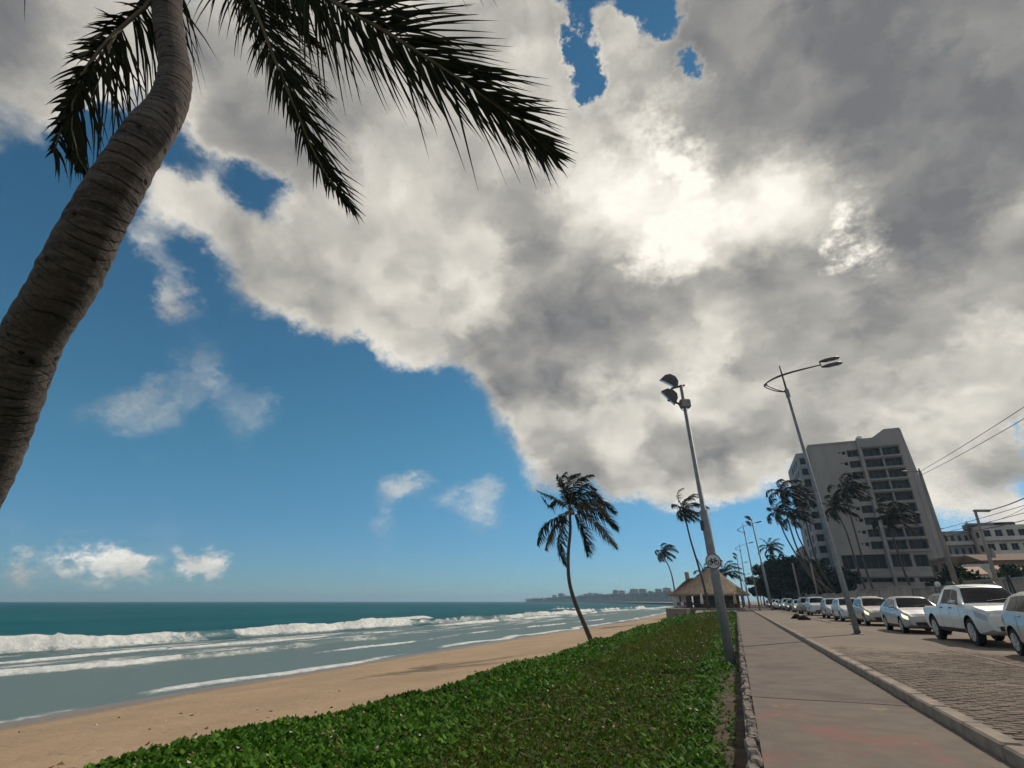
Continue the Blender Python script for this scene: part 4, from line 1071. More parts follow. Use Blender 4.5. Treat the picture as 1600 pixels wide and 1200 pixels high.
    for lab, (px, py), mt in (('folded white parasol at the front of the kiosk', (1098, 945), 'canvas'), ('folded tan parasol near the right post of the kiosk', (1150, 944), 'canvas_o')):
        p = at_y(px, py, 97.8); pr = thing('folded_parasol', lab, 'parasol', (p.x, p.y, .27), group='folded parasols')
        a = MB(); a.tube([(p.x, p.y, .27), (p.x - .1, p.y, 2.9)], .03, 8); a.build('pole', 'dark_wood', pr)
        b = MB(); b.lathe([(.05, -.8), (.26, -.78), (.24, -.2), (.17, .4), (.10, .75), (.03, .95)], (p.x - .06, p.y, 1.75), 10)
        b.v = [(x + .04 * math.sin(5 * math.atan2(y - p.y, x - p.x)) * (2.7 - z), y, z) for x, y, z in b.v]; b.build('folded_cloth', mt, pr, True)
        c = MB(); c.lathe([(.3, 0), (.3, .06), (.05, .1)], (p.x, p.y, .27), 12); c.build('base', 'concrete', pr)
    for k, px in enumerate((1060, 1066, 1071)):
        p = at_y(px, 947, 99.5); c = thing('terrace_chair', ['red plastic chair nearest the left corner of the kiosk terrace', 'white plastic chair between two red chairs on the terrace', 'red plastic chair beside the screen on the terrace'][k], 'chair', (p.x, p.y, .27), group='terrace chairs')
        mt = 'white_paint' if k == 1 else 'red_paint'
        a = MB(); a.box((p.x, p.y, .72), (.45, .45, .05), .3 * k, .02); a.build('seat', mt, c)
        b = MB(); b.box((p.x, p.y + .22, 1.0), (.45, .05, .5), 0, .02); b.build('backrest', mt, c)
        for sx in (-.19, .19):
            for sy in (-.19, .19):
                l = MB(); l.tube([(p.x + sx, p.y + sy, .27), (p.x + sx * .9, p.y + sy * .9, .70)], .02, 6); l.build('leg', mt, c)
kiosk()

# ---------------------------------------------------------------- broadleaf trees up the street and the far shore
def tree(label, px, py_top, y, w, seed, n=1500, leaf=.35, name='street_tree', group='street trees', base=0.0):
    rs = np.random.default_rng(seed); top = at_y(px, py_top, y); foot = Vector((at_y(px, 930, y).x, y, base)); h = top.z - base
    root = thing(name, label, 'tree', foot, group=group)
    tr = MB(); c = foot + Vector((0, 0, h * .42)); tr.tube([foot, foot + Vector((.1, 0, h * .22)), c], [.26, .19, .14], 8)
    for k in range(5):
        t = k * 1.3; tr.tube([c - Vector((0, 0, .3)), c + Vector((math.cos(t) * w * .3, math.sin(t) * w * .3, h * .2)), c + Vector((math.cos(t) * w * .6, math.sin(t) * w * .6, h * .33))], [.10, .06, .02], 5)
    tr.build('trunk', 'palm_trunk_far', root, True)
    nb = 16; cen = np.stack([rs.normal(0, w * .36, nb), rs.normal(0, w * .36, nb), h * (.62 + rs.uniform(-.26, .26, nb))], 1); rad = rs.uniform(.22, .42, nb) * w
    b = rs.integers(0, nb, n); d = unit(rs.normal(0, 1, (n, 3))) * (rs.random((n, 1)) ** .4); P = cen[b] + d * rad[b][:, None] * np.array([1, 1, .75]) + np.array(tuple(foot))
    P[:, 2] = np.clip(P[:, 2], foot.z + h * .14, foot.z + h)
    a1 = unit(rs.normal(0, 1, (n, 3))); a2 = unit(np.cross(a1, rs.normal(0, 1, (n, 3)))); s = leaf * rs.uniform(.5, 1.3, (n, 1))
    V = np.stack([P - a1 * s, P + a2 * s * .5, P + a1 * s, P - a2 * s * .5], 1).reshape(-1, 3); i = np.arange(n) * 4
    fast_obj('crown', V, np.stack([i, i + 1, i + 2, i + 3], 1), 'tree_leaf', root, {'tint': np.repeat(np.clip(rs.beta(1.5, 3, n), 0, 1), 4)})
M['tree_leaf'] = leaf_mat('tree_leaves', (.012, .022, .010), (.055, .075, .026), .6, .2)
for k, (lab, px, pt, y, w) in enumerate((('dark leafy tree at the far left of the street trees', 1208, 885, 165, 5.0), ('dark bushy tree beside the small round palm', 1222, 872, 160, 6.0), ('dark tree under the clump of tall palms', 1242, 868, 152, 6.5),
                                          ('broad dark tree against the pale block', 1262, 866, 146, 6.5), ('dark tree touching the left corner of the hotel', 1284, 872, 138, 6.0), ('low dark tree in front of the hotel base', 1302, 884, 128, 5.0), ('rounded tree nearest the far street lamps', 1192, 898, 190, 5.0))):
    tree(lab, px, pt, y, w, 100 + k, 2600, .55)
for k, (lab, px, pt, y, w) in enumerate((('brown thin tree between hotel and utility pole', 1502, 878, 92, 2.4), ('dark shrub tree behind the pickup roof', 1524, 893, 74, 3.0), ('leafy tree by the grey house at the right edge', 1596, 884, 84, 4.0))):
    tree(lab, px, pt, y, w, 140 + k, 1500, .4)

def headland():
    ys = np.linspace(1500, 2300, 60)
    # a low dark ridge of trees curving out to the point
    pts = []
    for k in range(70):
        f = k / 69.0; px = 820 + 232 * f; y = 2050 - 650 * f ** 1.2
        top = 936.5 - 16 * f ** .9 - 3 * (float(vnoise(np.array([k * .45]), np.array([0.]), 3)[0]))
        pts.append((at_y(px, 940.5, y), at_y(px, top, y)))
    V = []; Fc = []
    for j, (a, b) in enumerate(pts):
        back = Vector((35, 60, 0)); h = max(2.0, b.z - SEA_Z)
        for q, (o, zz) in enumerate(((0, 0), (.06, .55), (.3, .95), (.7, 1.0), (1, 0))):
            p = Vector((a.x, a.y, SEA_Z - .5)) + back * o; V.append((p.x + 3 * math.sin(j * 2.1 + q), p.y, SEA_Z - .5 + h * .62 * zz * (1 + .12 * math.sin(j * 1.3 + q))))
    for j in range(69):
        for q in range(4): i = j * 5 + q; Fc.append((i, i + 5, i + 6, i + 1))
    M['far_green'] = pmat('far_vegetation', (.035, .045, .030), (.06, .065, .045), .06, .9)
    struct(fast_obj('headland', V, Fc, 'far_green', None, None, False))
    rs = np.random.default_rng(8); n = 9000; j = rs.integers(0, 69, n); P = np.array(V).reshape(70, 5, 3)[j, 2] + rs.normal(0, 1, (n, 3)) * np.array([9, 14, 2.4]) + np.array([0, 0, 1.0])
    a1 = unit(rs.normal(0, 1, (n, 3))); a2 = unit(np.cross(a1, rs.normal(0, 1, (n, 3)))); s = rs.uniform(1.0, 3.2, (n, 1))
    LV = np.stack([P - a1 * s, P + a2 * s * .6, P + a1 * s, P - a2 * s * .6], 1).reshape(-1, 3); i = np.arange(n) * 4
    stuff(fast_obj('far_woods', LV, np.stack([i, i + 1, i + 2, i + 3], 1), 'tree_leaf', None, {'tint': np.repeat(rs.random(n) * .6, 4)}), 'dark belt of trees along the far shore', 'woods')
    B = [(866, 928, 7, 'white_wall'), (876, 925, 8, 'grey_wall'), (884, 929, 9, 'white_wall'), (906, 929, 8, 'white_wall'), (915, 926, 7, 'beige_wall'), (922, 924, 8, 'white_wall'), (931, 925, 9, 'grey_wall'), (940, 926, 7, 'white_wall'),
         (950, 927, 9, 'beige_wall'), (961, 919, 8, 'grey_wall'), (971, 920, 9, 'beige_wall'), (990, 917, 13, 'beige_wall'), (1003, 917, 11, 'grey_wall'), (1016, 921, 9, 'white_wall'), (1028, 917, 10, 'grey_wall'), (1041, 915, 12, 'beige_wall')]
    words = ['first', 'second', 'third', 'fourth', 'fifth', 'sixth', 'seventh', 'eighth', 'ninth', 'tenth', 'eleventh', 'twelfth', 'thirteenth', 'fourteenth', 'fifteenth', 'last']
    for k, (px, pt, wp, mt) in enumerate(B):
        f = (px - 820) / 232.0; y = 2085 - 650 * f ** 1.2; a = at_y(px - wp / 2, pt, y); b = at_y(px + wp / 2, pt, y); W = b.x - a.x; h = (a.z - SEA_Z) * .86
        root = thing('far_building', '%s %s block from the point on the far shore' % (words[k], {'white_wall': 'white', 'grey_wall': 'grey', 'beige_wall': 'beige'}[mt]), 'building', (a.x, y, SEA_Z), group='buildings on the far shore')
        mb = MB(); mb.box((a.x + W / 2, y + 10, SEA_Z + h / 2), (W, 20, h)); mb.build('wall', mt, root)
        nf = max(2, int(h / 5))
        for q in range(nf):
            w = MB(); w.box((a.x + W / 2, y - .25, SEA_Z + h * (q + .55) / nf), (W * .86, .6, h / nf * .42)); w.build('window_band', 'glass_dark', root)
        r = MB(); r.box((a.x + W * .4, y + 8, SEA_Z + h + .8), (W * .3, 6, 1.6)); r.build('roof_room', mt, root)
    # the pale sail-shaped structure near the point
    y = 2010; c = at_y(852, 936, y); root = thing('sail_structure', 'white sail shaped structure near the point of the headland', 'building', (c.x, y, SEA_Z), group=None)
    for k, (dx, h, lean) in enumerate(((-3, 24, -7), (6, 17, 5))):
        mb = MB(); vs = []; fs = []
        for i in range(9):
            f = i / 8; wv = 6.0 * (1 - f) ** .8 + .3; xx = c.x + dx + lean * f ** 1.6 * 1.0; zz = SEA_Z + 1 + h * f
            vs += [(xx - wv, y - 2, zz), (xx + wv, y - 2, zz), (xx + wv, y + 2, zz), (xx - wv, y + 2, zz)]
        for i in range(8):
            for q in range(4): fs.append((i * 4 + q, i * 4 + (q + 1) % 4, i * 4 + 4 + (q + 1) % 4, i * 4 + 4 + q))
        mb.add(vs, fs); mb.build('sail_wall', 'white_paint', root)
headland()

# ---------------------------------------------------------------- cars
def paint(name, c, flake=0.0):
    return pmat(name, c, tuple(x * .93 for x in c), 9, .32 if not flake else .36, 0, metal=flake, coat=.7)
M['car_white'] = paint('white_car_paint', (.70, .71, .70)); M['car_silver'] = paint('silver_car_paint', (.46, .47, .48), .45); M['car_grey'] = paint('grey_car_paint', (.16, .165, .17), .4)
M['car_beige'] = paint('sand_car_paint', (.48, .45, .40), .3); M['car_black'] = paint('black_car_paint', (.02, .02, .022)); M['car_blue'] = paint('dark_blue_car_paint', (.04, .06, .10), .3)
M['car_glass'] = pmat('car_glass', (.008, .010, .014), None, rough=.08, spec=.14)
M['trim'] = pmat('black_trim', (.018, .018, .019), None, rough=.55)
M['tyre'] = pmat('tyre_rubber', (.014, .014, .014), (.022, .021, .02), 10, .85)
M['rim'] = pmat('alloy_rim', (.50, .51, .52), None, rough=.3, metal=.8)
M['lamp_clear'] = pmat('headlamp_glass', (.42, .44, .46), None, rough=.08, spec=.8)
M['lamp_on'] = glow_mat('headlamp_lit', (1.0, .80, .50), 1.3)
M['plate'] = pmat('number_plate', (.45, .46, .47), None, rough=.5)
M['tail'] = pmat('tail_lamp', (.35, .02, .02), None, rough=.15)

def interp(pts, y):
    x = [p[0] for p in pts]
    for i in range(len(x) - 1):
        if y <= x[i + 1] or i == len(x) - 2:
            f = min(max((y - x[i]) / (x[i + 1] - x[i]), 0), 1); f2 = f * f * (3 - 2 * f) if len(pts[0]) > 2 else f
            return pts[i][1] + (pts[i + 1][1] - pts[i][1]) * f
TYPES = {   # length, half width, top line, belt line, wheelbase ends, wheel radius, ride
    'hatch': dict(L=4.0, w=.85, top=[(0, .70), (.12, .80), (.55, .93), (1.02, 1.02), (1.75, 1.43), (2.1, 1.495), (2.9, 1.50), (3.45, 1.42), (3.75, 1.10), (3.92, .98), (4.0, .80)], belt=[(0, .66), (.5, .84), (1.0, .93), (2.5, .97), (3.6, 1.0), (4.0, .78)], ax=(.76, 3.28), r=.31, g=.19, ws=(1.04, 1.80), sw=[(1.28, 2.02), (2.08, 2.78), (2.84, 3.36)], rw=(3.42, 3.74)),
    'sedan': dict(L=4.45, w=.86, top=[(0, .68), (.12, .78), (.6, .92), (1.12, 1.01), (1.85, 1.42), (2.2, 1.475), (2.9, 1.475), (3.35, 1.36), (3.85, 1.08), (4.25, 1.05), (4.45, .85)], belt=[(0, .65), (.6, .84), (1.1, .93), (2.6, .97), (3.9, 1.01), (4.45, .82)], ax=(.80, 3.42), r=.31, g=.19, ws=(1.14, 1.90), sw=[(1.38, 2.12), (2.18, 2.92), (2.98, 3.42)], rw=(3.38, 3.84)),
    'suv': dict(L=4.35, w=.90, top=[(0, .85), (.10, .96), (.5, 1.06), (1.1, 1.13), (1.72, 1.58), (2.05, 1.66), (3.5, 1.66), (3.95, 1.58), (4.2, 1.16), (4.3, 1.05), (4.35, .9)], belt=[(0, .80), (.5, .98), (1.1, 1.06), (2.5, 1.10), (4.1, 1.13), (4.35, .88)], ax=(.84, 3.46), r=.35, g=.24, ws=(1.12, 1.77), sw=[(1.36, 2.10), (2.16, 2.98), (3.04, 3.8)], rw=(3.96, 4.19)),
    'pickup': dict(L=5.2, w=.93, top=[(0, .92), (.08, 1.02), (.5, 1.14), (1.25, 1.20), (1.92, 1.70), (2.25, 1.78), (3.05, 1.78), (3.30, 1.70), (3.46, 1.16), (3.50, 1.12), (5.12, 1.12), (5.2, 1.05)], belt=[(0, .86), (.5, 1.04), (1.2, 1.11), (3.4, 1.13), (3.5, 1.08), (5.2, 1.04)], ax=(.92, 4.08), r=.39, g=.32, ws=(1.28, 1.97), sw=[(1.52, 2.25), (2.32, 3.06)], rw=(3.33, 3.44)),
}
class CarBody:
    def __init__(s, T): s.T = T
    def ring(s, y):
        T = s.T; L = T['L']; zt = interp(T['top'], y); zs = min(interp(T['belt'], y), zt - .03)
        e = min(y, L - y)                                # plan rounding towards the ends
        k = 1 - .22 * max(0, 1 - e / .55) ** 2.4; w = T['w'] * k
        zb = T['g'] + .13 * max(0, 1 - e / .5) ** 2
        wr = w * (1 - .30 * min(1, max(0, (zt - zs) / .55)) * .95) - (.05 if zt - zs > .1 else .07)
        pts = [(0, zb), (w * .82, zb), (w * .95, zb + .05), (w * .995, zb + .20), (w, (zb + zs) * .5 + .04), (w * .985, zs - .07), (w * .955, zs)]
        pts += [(wr + (w * .955 - wr) * .12, zs + (zt - zs) * .84), (wr * .93, zt - .02), (wr * .6, zt - .004), (0, zt + .006)]
        return pts
    def at(s, y, v):
        R_ = s.ring(y); i = min(int(v), len(R_) - 2); f = v - i
        return Vector((R_[i][0] + (R_[i + 1][0] - R_[i][0]) * f, y, R_[i][1] + (R_[i + 1][1] - R_[i][1]) * f))
    def nrm(s, y, v):
        d = .01; a = s.at(y + d, v) - s.at(y - d, v); b = s.at(y, min(v + .05, 9.99)) - s.at(y, max(v - .05, 0)); n = b.cross(a)
        return n.normalized() if n.length > 0 else Vector((0, 0, 1))
    def patch(s, mb, corners, sgn=1, off=.008, nu=5, nv=4):
        """corners: (y,v) x4, bilinear in body coordinates, lifted off the surface"""
        a, b, c, d = corners; vs = []
        for j in range(nv + 1):
            for i in range(nu + 1):
                f, g_ = i / nu, j / nv
                y = (a[0] * (1 - f) + b[0] * f) * (1 - g_) + (d[0] * (1 - f) + c[0] * f) * g_; v = (a[1] * (1 - f) + b[1] * f) * (1 - g_) + (d[1] * (1 - f) + c[1] * f) * g_
                p = s.at(y, v); n = s.nrm(y, v)
                if n.x < -.05 or n.z < -.6: n = -n
                p = p + n * off; vs.append((p.x * sgn, p.y, p.z))
        fs = []
        for j in range(nv):
            for i in range(nu):
                q = j * (nu + 1) + i; f = (q, q + 1, q + nu + 2, q + nu + 1); fs.append(f if sgn < 0 else f[::-1])
        mb.add(vs, fs)

def make_car(kind, colour, lights=False):
    T = TYPES[kind]; B = CarBody(T); L = T['L']; w = T['w']
    root = thing('car' if kind != 'pickup' else 'pickup_truck', '', 'car', (0, 0, 0), world=False)
    ys = sorted(set([0, .03, .08, .15, .25, .38] + [round(L * i / 44, 3) for i in range(1, 44)] + [p[0] for p in T['top']] + [L - .15, L - .08, L - .03, L]))
    ys = [y for i, y in enumerate(ys) if i == 0 or y - ys[i - 1] > .012]
    mb = MB(); vs = []; fs = []; m = 11; ring_n = 2 * m - 2
    for y in ys:
        R_ = B.ring(y); full = R_ + [(-x, z) for x, z in R_[-2:0:-1]]; vs += [(x, y, z) for x, z in full]
    for i in range(len(ys) - 1):
        for j in range(ring_n): fs.append((i * ring_n + j, i * ring_n + (j + 1) % ring_n, (i + 1) * ring_n + (j + 1) % ring_n, (i + 1) * ring_n + j))
    fs += [tuple(range(ring_n))[::-1], tuple(range((len(ys) - 1) * ring_n, len(ys) * ring_n))]
    mb.add(vs, fs)
    me = mb.mesh('body', colour, smooth=True)
    bm = bmesh.new(); bm.from_mesh(me); bmesh.ops.recalc_face_normals(bm, faces=bm.faces); bm.to_mesh(me); bm.free()
    # wheel arches are cut out of the body
    tmp = bpy.data.objects.new('tmp', me); COL.objects.link(tmp); cut = MB()
    for ay in T['ax']:
        for sg in (-1, 1): cut.lathe([(T['r'] * 1.17, -.26), (T['r'] * 1.17, .26)], (sg * (w - .08), ay, T['r'] + .02), 28, 'x')
    if kind == 'pickup': cut.box((0, 4.30, 1.12), (1.50, 1.55, .82))
    cme = cut.mesh('cut', 'trim'); bm = bmesh.new(); bm.from_mesh(cme); bmesh.ops.recalc_face_normals(bm, faces=bm.faces); bm.to_mesh(cme); bm.free()
    co = bpy.data.objects.new('cut', cme); COL.objects.link(co)
    me.materials.append(M['trim'])
    bo = tmp.modifiers.new('b', 'BOOLEAN'); bo.operation = 'DIFFERENCE'; bo.object = co; bo.solver = 'EXACT'
    try: bo.material_mode = 'TRANSFER'
    except Exception: pass
    bpy.context.view_layer.update(); dg = bpy.context.evaluated_depsgraph_get()
    nm = bpy.data.meshes.new_from_object(tmp.evaluated_get(dg)); bpy.data.objects.remove(tmp); bpy.data.objects.remove(co)
    bm = bmesh.new(); bm.from_mesh(nm); bmesh.ops.recalc_face_normals(bm, faces=bm.faces); bm.to_mesh(nm); bm.free()
    nm.shade_smooth()
    try: nm.set_sharp_from_angle(angle=R(34))
    except Exception: pass
    nm.name = 'body'; body = bpy.data.objects.new('body', nm); COL.objects.link(body); body.parent = root
    def part(mb_, nme, mt, par=root, sm=False): o = mb_.build(nme, mt, None, sm); o.parent = par; return o
    g = MB(); B.patch(g, [(T['ws'][0], 8), (T['ws'][1], 8.0), (T['ws'][1], 10), (T['ws'][0], 10)], 1, .01, 5, 6); B.patch(g, [(T['ws'][0], 8), (T['ws'][1], 8), (T['ws'][1], 10), (T['ws'][0], 10)], -1, .01, 5, 6); part(g, 'windscreen', 'car_glass', sm=True)
    g = MB()
    for sg in (1, -1): B.patch(g, [(T['rw'][0], 8), (T['rw'][1], 8), (T['rw'][1], 10), (T['rw'][0], 10)], sg, .01, 4, 6)
    part(g, 'rear_window', 'car_glass', sm=True)
    for sg in (1, -1):
        for q, (a, b) in enumerate(T['sw']):
            ta, tb = a + (.38 if q == 0 else .0), b - (.12 if q == len(T['sw']) - 1 else 0)
            g = MB(); B.patch(g, [(a, 6.12), (b, 6.12), (tb, 6.93), (ta, 6.93)], sg, .008, 5, 3); part(g, 'side_window', 'car_glass', sm=True)
            if q < 2:
                hd = MB(); p = B.at(b - .13, 5.2); hd.box((sg * (p.x + .012), b - .14, p.z), (.03, .17, .035), 0, .01); part(hd, 'door_handle', 'trim' if kind == 'pickup' else colour)
        sk = MB(); y0, y1 = T['ax'][0] + T['r'] * 1.25, T['ax'][1] - T['r'] * 1.25; B.patch(sk, [(y0, 1.4), (y1, 1.4), (y1, 2.6), (y0, 2.6)], sg, .012, 4, 2); part(sk, 'sill', 'trim')
        h = MB(); zb = .78 if kind in ('suv', 'pickup') else .0
        B.patch(h, [(.035, 4.3), (.34, 4.7), (.44, 5.95), (.07, 5.9)], sg, .010, 6, 3); part(h, 'headlight', 'lamp_on' if lights else 'lamp_clear', sm=True)
        ds = MB()
        for yy in ([T['sw'][0][0] - .06] + [b_ + .03 for a_, b_ in T['sw'][:2]]): B.patch(ds, [(yy, 2.2), (yy + .014, 2.2), (yy + .014, 5.95), (yy, 5.95)], sg, .003, 1, 8)
        part(ds, 'door_seam', 'trim')
        t_ = MB(); B.patch(t_, [(L - .35, 4.6), (L - .04, 4.6), (L - .04, 5.9), (L - .28, 5.9)], sg, .010, 4, 3); part(t_, 'tail_lamp', 'tail', sm=True)
        fg = MB(); p = B.at(.06, 3.0); fg.lathe([(.02, -.02), (.07, -.015), (.075, .02)], (sg * w * .60, .02, T['g'] + .24), 12, 'y'); part(fg, 'fog_lamp', 'trim')
        mr_ = MB(); p = B.at(T['ws'][0] + .42, 6.2); mr_.box((sg * (p.x + .13), T['ws'][0] + .36, p.z + .06), (.20, .10, .14), 0, .04); mr_.box((sg * (p.x + .01), T['ws'][0] + .38, p.z + .01), (.10, .04, .04)); part(mr_, 'mirror', colour if kind != 'pickup' else 'rim')
        for ay in T['ax']:
            r = T['r']; wx = sg * (w - .115); ty = MB()
            ty.lathe([(r * .64, -.10), (r * .93, -.105), (r, -.075), (r, .075), (r * .93, .105), (r * .64, .10)], (wx, ay, r), 28, 'x'); wheel = part(ty, 'wheel', 'tyre', sm=False)
            rm = MB(); xo = wx + sg * .098; rm.lathe([(r * .66, -.012), (r * .66, .010), (r * .58, .012), (r * .56, -.01)], (xo, ay, r), 28, 'x')
            for k in range(7):
                t = 2 * math.pi * k / 7; c_, s_ = math.cos(t), math.sin(t); pw = r * .075
                rm.prism([Vector((xo - .008, ay + c_ * r * .08 - s_ * pw, r + s_ * r * .08 + c_ * pw)), Vector((xo - .008, ay + c_ * r * .6 - s_ * pw, r + s_ * r * .6 + c_ * pw)), Vector((xo - .008, ay + c_ * r * .6 + s_ * pw, r + s_ * r * .6 - c_ * pw)), Vector((xo - .008, ay + c_ * r * .08 + s_ * pw, r + s_ * r * .08 - c_ * pw))], (0, 0, 0), (sg * .016 if sg > 0 else -.016, 0, 0))
            rm.lathe([(r * .15, -.014), (r * .15, .014)], (xo, ay, r), 12, 'x'); part(rm, 'rim', 'rim', wheel)
    zg = interp(T['top'], .1) - .20; gr = MB(); gr.box((0, .035, zg - .03), (w * 1.0, .06, .15), 0, .02)
    gp = part(gr, 'grille', 'trim')
    for k in range(3):
        br = MB(); br.box((0, .002, zg - .08 + .045 * k), (w * .92, .012, .012)); part(br, 'grille_bar', 'rim', gp)
    em = MB(); em.lathe([(.01, -.006), (.055, -.006), (.055, .006), (.01, .006)], (0, -.004, zg - .02), 14, 'y'); part(em, 'emblem', 'rim', gp)
    bp = MB(); bp.box((0, .02, T['g'] + .20), (w * 1.15, .08, .15), 0, .03); part(bp, 'lower_intake', 'trim')
    pl = MB(); pl.box((0, -.025, T['g'] + .33), (.40, .02, .13)); part(pl, 'number_plate', 'plate')
    wp = MB(); wp.tube([(-.15, T['ws'][0] + .03, B.at(T['ws'][0] + .03, 9).z + .03), (.42, T['ws'][0] + .12, B.at(T['ws'][0] + .12, 9).z + .03)], .01, 5); part(wp, 'wiper', 'trim')
    if kind in ('suv', 'pickup'):
        for sg in (1, -1):
            ra = MB(); y0, y1 = T['ws'][1] + .25, T['rw'][0] - .25; zz = T['top'][5][1]
            ra.tube([(sg * w * .60, y0, zz), (sg * w * .60, y0 + .12, zz + .07), (sg * w * .60, y1 - .12, zz + .07), (sg * w * .60, y1, zz)], .022, 6); part(ra, 'roof_rail', 'trim')
    for o in root.children: pass
    return root

def place_car(proto, x, y, label, rz=0.0, used=set()):
    if proto.name in used: c = copy_tree(proto)
    else: c = proto; used.add(proto.name)
    c.location = (x, y, ROAD_Z + .002); c.rotation_euler = (0, 0, rz); c['label'] = label; c['category'] = 'pickup' if c.name.startswith('pickup') else 'car'; c['group'] = 'cars queueing along the seafront'
    return c
def cars():
    X = 7.35
    pk = make_car('pickup', 'car_white'); sd = make_car('sedan', 'car_silver', True); hs = make_car('hatch', 'car_silver'); hb = make_car('hatch', 'car_beige', True)
    hw = make_car('hatch', 'car_white'); sw = make_car('suv', 'car_white'); sg = make_car('suv', 'car_grey'); sb = make_car('sedan', 'car_black', True); hg = make_car('hatch', 'car_grey', True); swl = make_car('suv', 'car_silver', True)
    place_car(hs, 7.2, 14.9, 'silver hatchback cut off by the right edge, nearest of the cars', -.02)
    place_car(pk, 7.55, 20.6, 'white double cab pickup truck with roof rails', .02)
    place_car(sd, 7.35, 28.2, 'silver sedan with lit headlights directly behind the white pickup', .0)
    place_car(hb, 7.45, 36.2, 'sand coloured hatchback with lit headlights beside the double armed street lamp', .0)
    place_car(hw, 7.3, 43.0, 'white hatchback half hidden by the double armed street lamp', .01)
    place_car(hs, 7.4, 50.0, 'silver hatchback second behind the street lamp', 0)
    place_car(sw, 7.35, 59.5, 'white sport utility car in the middle of the queue', 0)
    place_car(sg, 7.3, 67.0, 'dark grey sport utility car in the middle of the queue', 0)
    place_car(sd, 7.4, 76.0, 'silver sedan with lit headlights halfway up the queue', 0)
    place_car(sb, 7.3, 84.0, 'black sedan with lit headlights behind a silver sedan', 0)
    place_car(swl, 7.4, 92.5, 'silver sport utility car with lit headlights far up the queue', 0)
    place_car(hg, 7.35, 100.5, 'grey hatchback with lit headlights far up the queue', 0)
    place_car(hw, 7.3, 109.0, 'white hatchback far up the queue behind a grey one', 0)
    place_car(swl, 7.4, 119.0, 'silver sport utility car near the far end of the queue', 0)
    place_car(sb, 7.35, 131.0, 'black sedan near the far end of the queue', 0)
    place_car(hs, 7.4, 144.0, 'silver hatchback last to be made out in the queue', 0)
    for k, (p, y, lab) in enumerate(((sg, 33.0, 'dark grey sport utility car in the far lane behind the silver sedan'), (sb, 46, 'black sedan in the far lane behind the sand coloured hatchback'), (swl, 53, 'silver sport utility car in the far lane, roof above the queue'), (hg, 68, 'grey hatchback in the far lane up the street'), (sw, 82, 'white sport utility car in the far lane up the street'), (sg, 104, 'dark grey sport utility car far away in the far lane'))):
        place_car(p, 10.6, y, lab)
cars()

# ---------------------------------------------------------------- poles, lamps, signs, wires
def pole(root, foot, top, r0, r1, mat='galv', name='pole', n=12, step=None):
    mb = MB(); f, t = Vector(foot), Vector(top)
    if step: mb.tube([f, f.lerp(t, step), f.lerp(t, step + .004), t], [r0, r0 * .93, r1 * 1.25, r1], n)
    else: mb.tube([f, t], [r0, r1], n)
    return mb.build(name, mat, root, True)

def flood_mast(label, foot_px, top_px, y, zf, near=False, k=1.0):
    fx = at_y(*foot_px, y); foot = Vector((fx.x, y, zf)); tp = at_y(*top_px, y); tp = Vector((tp.x, y, tp.z))
    root = thing('floodlight_mast', label, 'floodlight', foot, group='floodlight masts')
    ax = (tp - foot).normalized(); H = (tp - foot).length
    pole(root, foot - ax * .3, tp, .135 * k, .06 * k, 'galv', step=.52)
    fl = MB(); fl.lathe([(.2 * k, 0), (.2 * k, .02), (.14 * k, .03), (.135 * k, .12)], foot, 12); fl.build('base_plate', 'galv_dark', root)
    bx = MB(); q = foot + ax * H * .45; bx.box(q + Vector((-.10, -.05, 0)), (.14, .12, .3), 0, .02); bx.build('junction_box', 'galv_dark', root)
    ar = MB(); ar.tube([tp - CAMR * .35 * k + Vector((0, 0, -.12)), tp + CAMR * .12 * k], .035 * k, 6); ar.tube([tp - ax * .75 * k, tp - ax * .55 * k - CAMR * .55 * k], .035 * k, 6); ar.build('bracket', 'galv_dark', root)
    # two big lamp heads tilted down to the beach
    for j, (dx, dz, tilt) in enumerate(((-.42, .02, .5), (-.50, -.52, .85))):
        c = tp + CAMR * dx * k + Vector((0, -.1, dz * k)); e = MB(); s = .62 * k
        Mx = Matrix.Translation(c) @ Matrix.Rotation(YAW, 4, 'Z') @ Matrix.Rotation(tilt, 4, 'Y') @ Matrix.Rotation(.35, 4, 'X')
        prof = [(-.5, -.42, .0), (.5, -.42, .0), (.5, .42, .0), (-.5, .42, .0), (-.38, -.30, .34), (.38, -.30, .34), (.38, .30, .34), (-.38, .30, .34), (-.16, -.14, .52), (.16, -.14, .52), (.16, .14, .52), (-.16, .14, .52)]
        e.add([Mx @ (Vector(p) * s) for p in prof], [(3, 2, 1, 0), (0, 1, 5, 4), (1, 2, 6, 5), (2, 3, 7, 6), (3, 0, 4, 7), (4, 5, 9, 8), (5, 6, 10, 9), (6, 7, 11, 10), (7, 4, 8, 11), (8, 9, 10, 11)])
        h = e.build('lamp_head', 'galv_dark', root)
        l = MB(); l.add([Mx @ (Vector(p) * s) for p in ((-.44, -.36, -.02), (.44, -.36, -.02), (.44, .36, -.02), (-.44, .36, -.02))], [(3, 2, 1, 0)]); l.build('lamp_glass', 'lens', h)
    if near:
        bl = MB(); c = tp - ax * .82; bl.box(c + Vector((.02, -.02, .12)), (.34, .22, .30), YAW, .03); bl.build('control_gear', 'galv', root)
        cb = MB(); cb.tube([tp - ax * .5 - CAMR * .3, tp - ax * .9 - CAMR * .12, tp - ax * 1.0], .014, 5); cb.build('cable', 'wire', root)
    return root, foot, tp
_, F0, T0 = flood_mast('tall floodlight mast carrying the bicycle sign beside the path', (1141, 1024), (1064, 602), 17.3, -.36, True)
flood_mast('floodlight mast with two heads beyond the path on the right', (1206, 948), (1174, 811), 92, .08, k=1.5)
flood_mast('small distant floodlight mast above the kiosk roof', (1162, 938), (1151, 867), 165, 0, k=1.7)

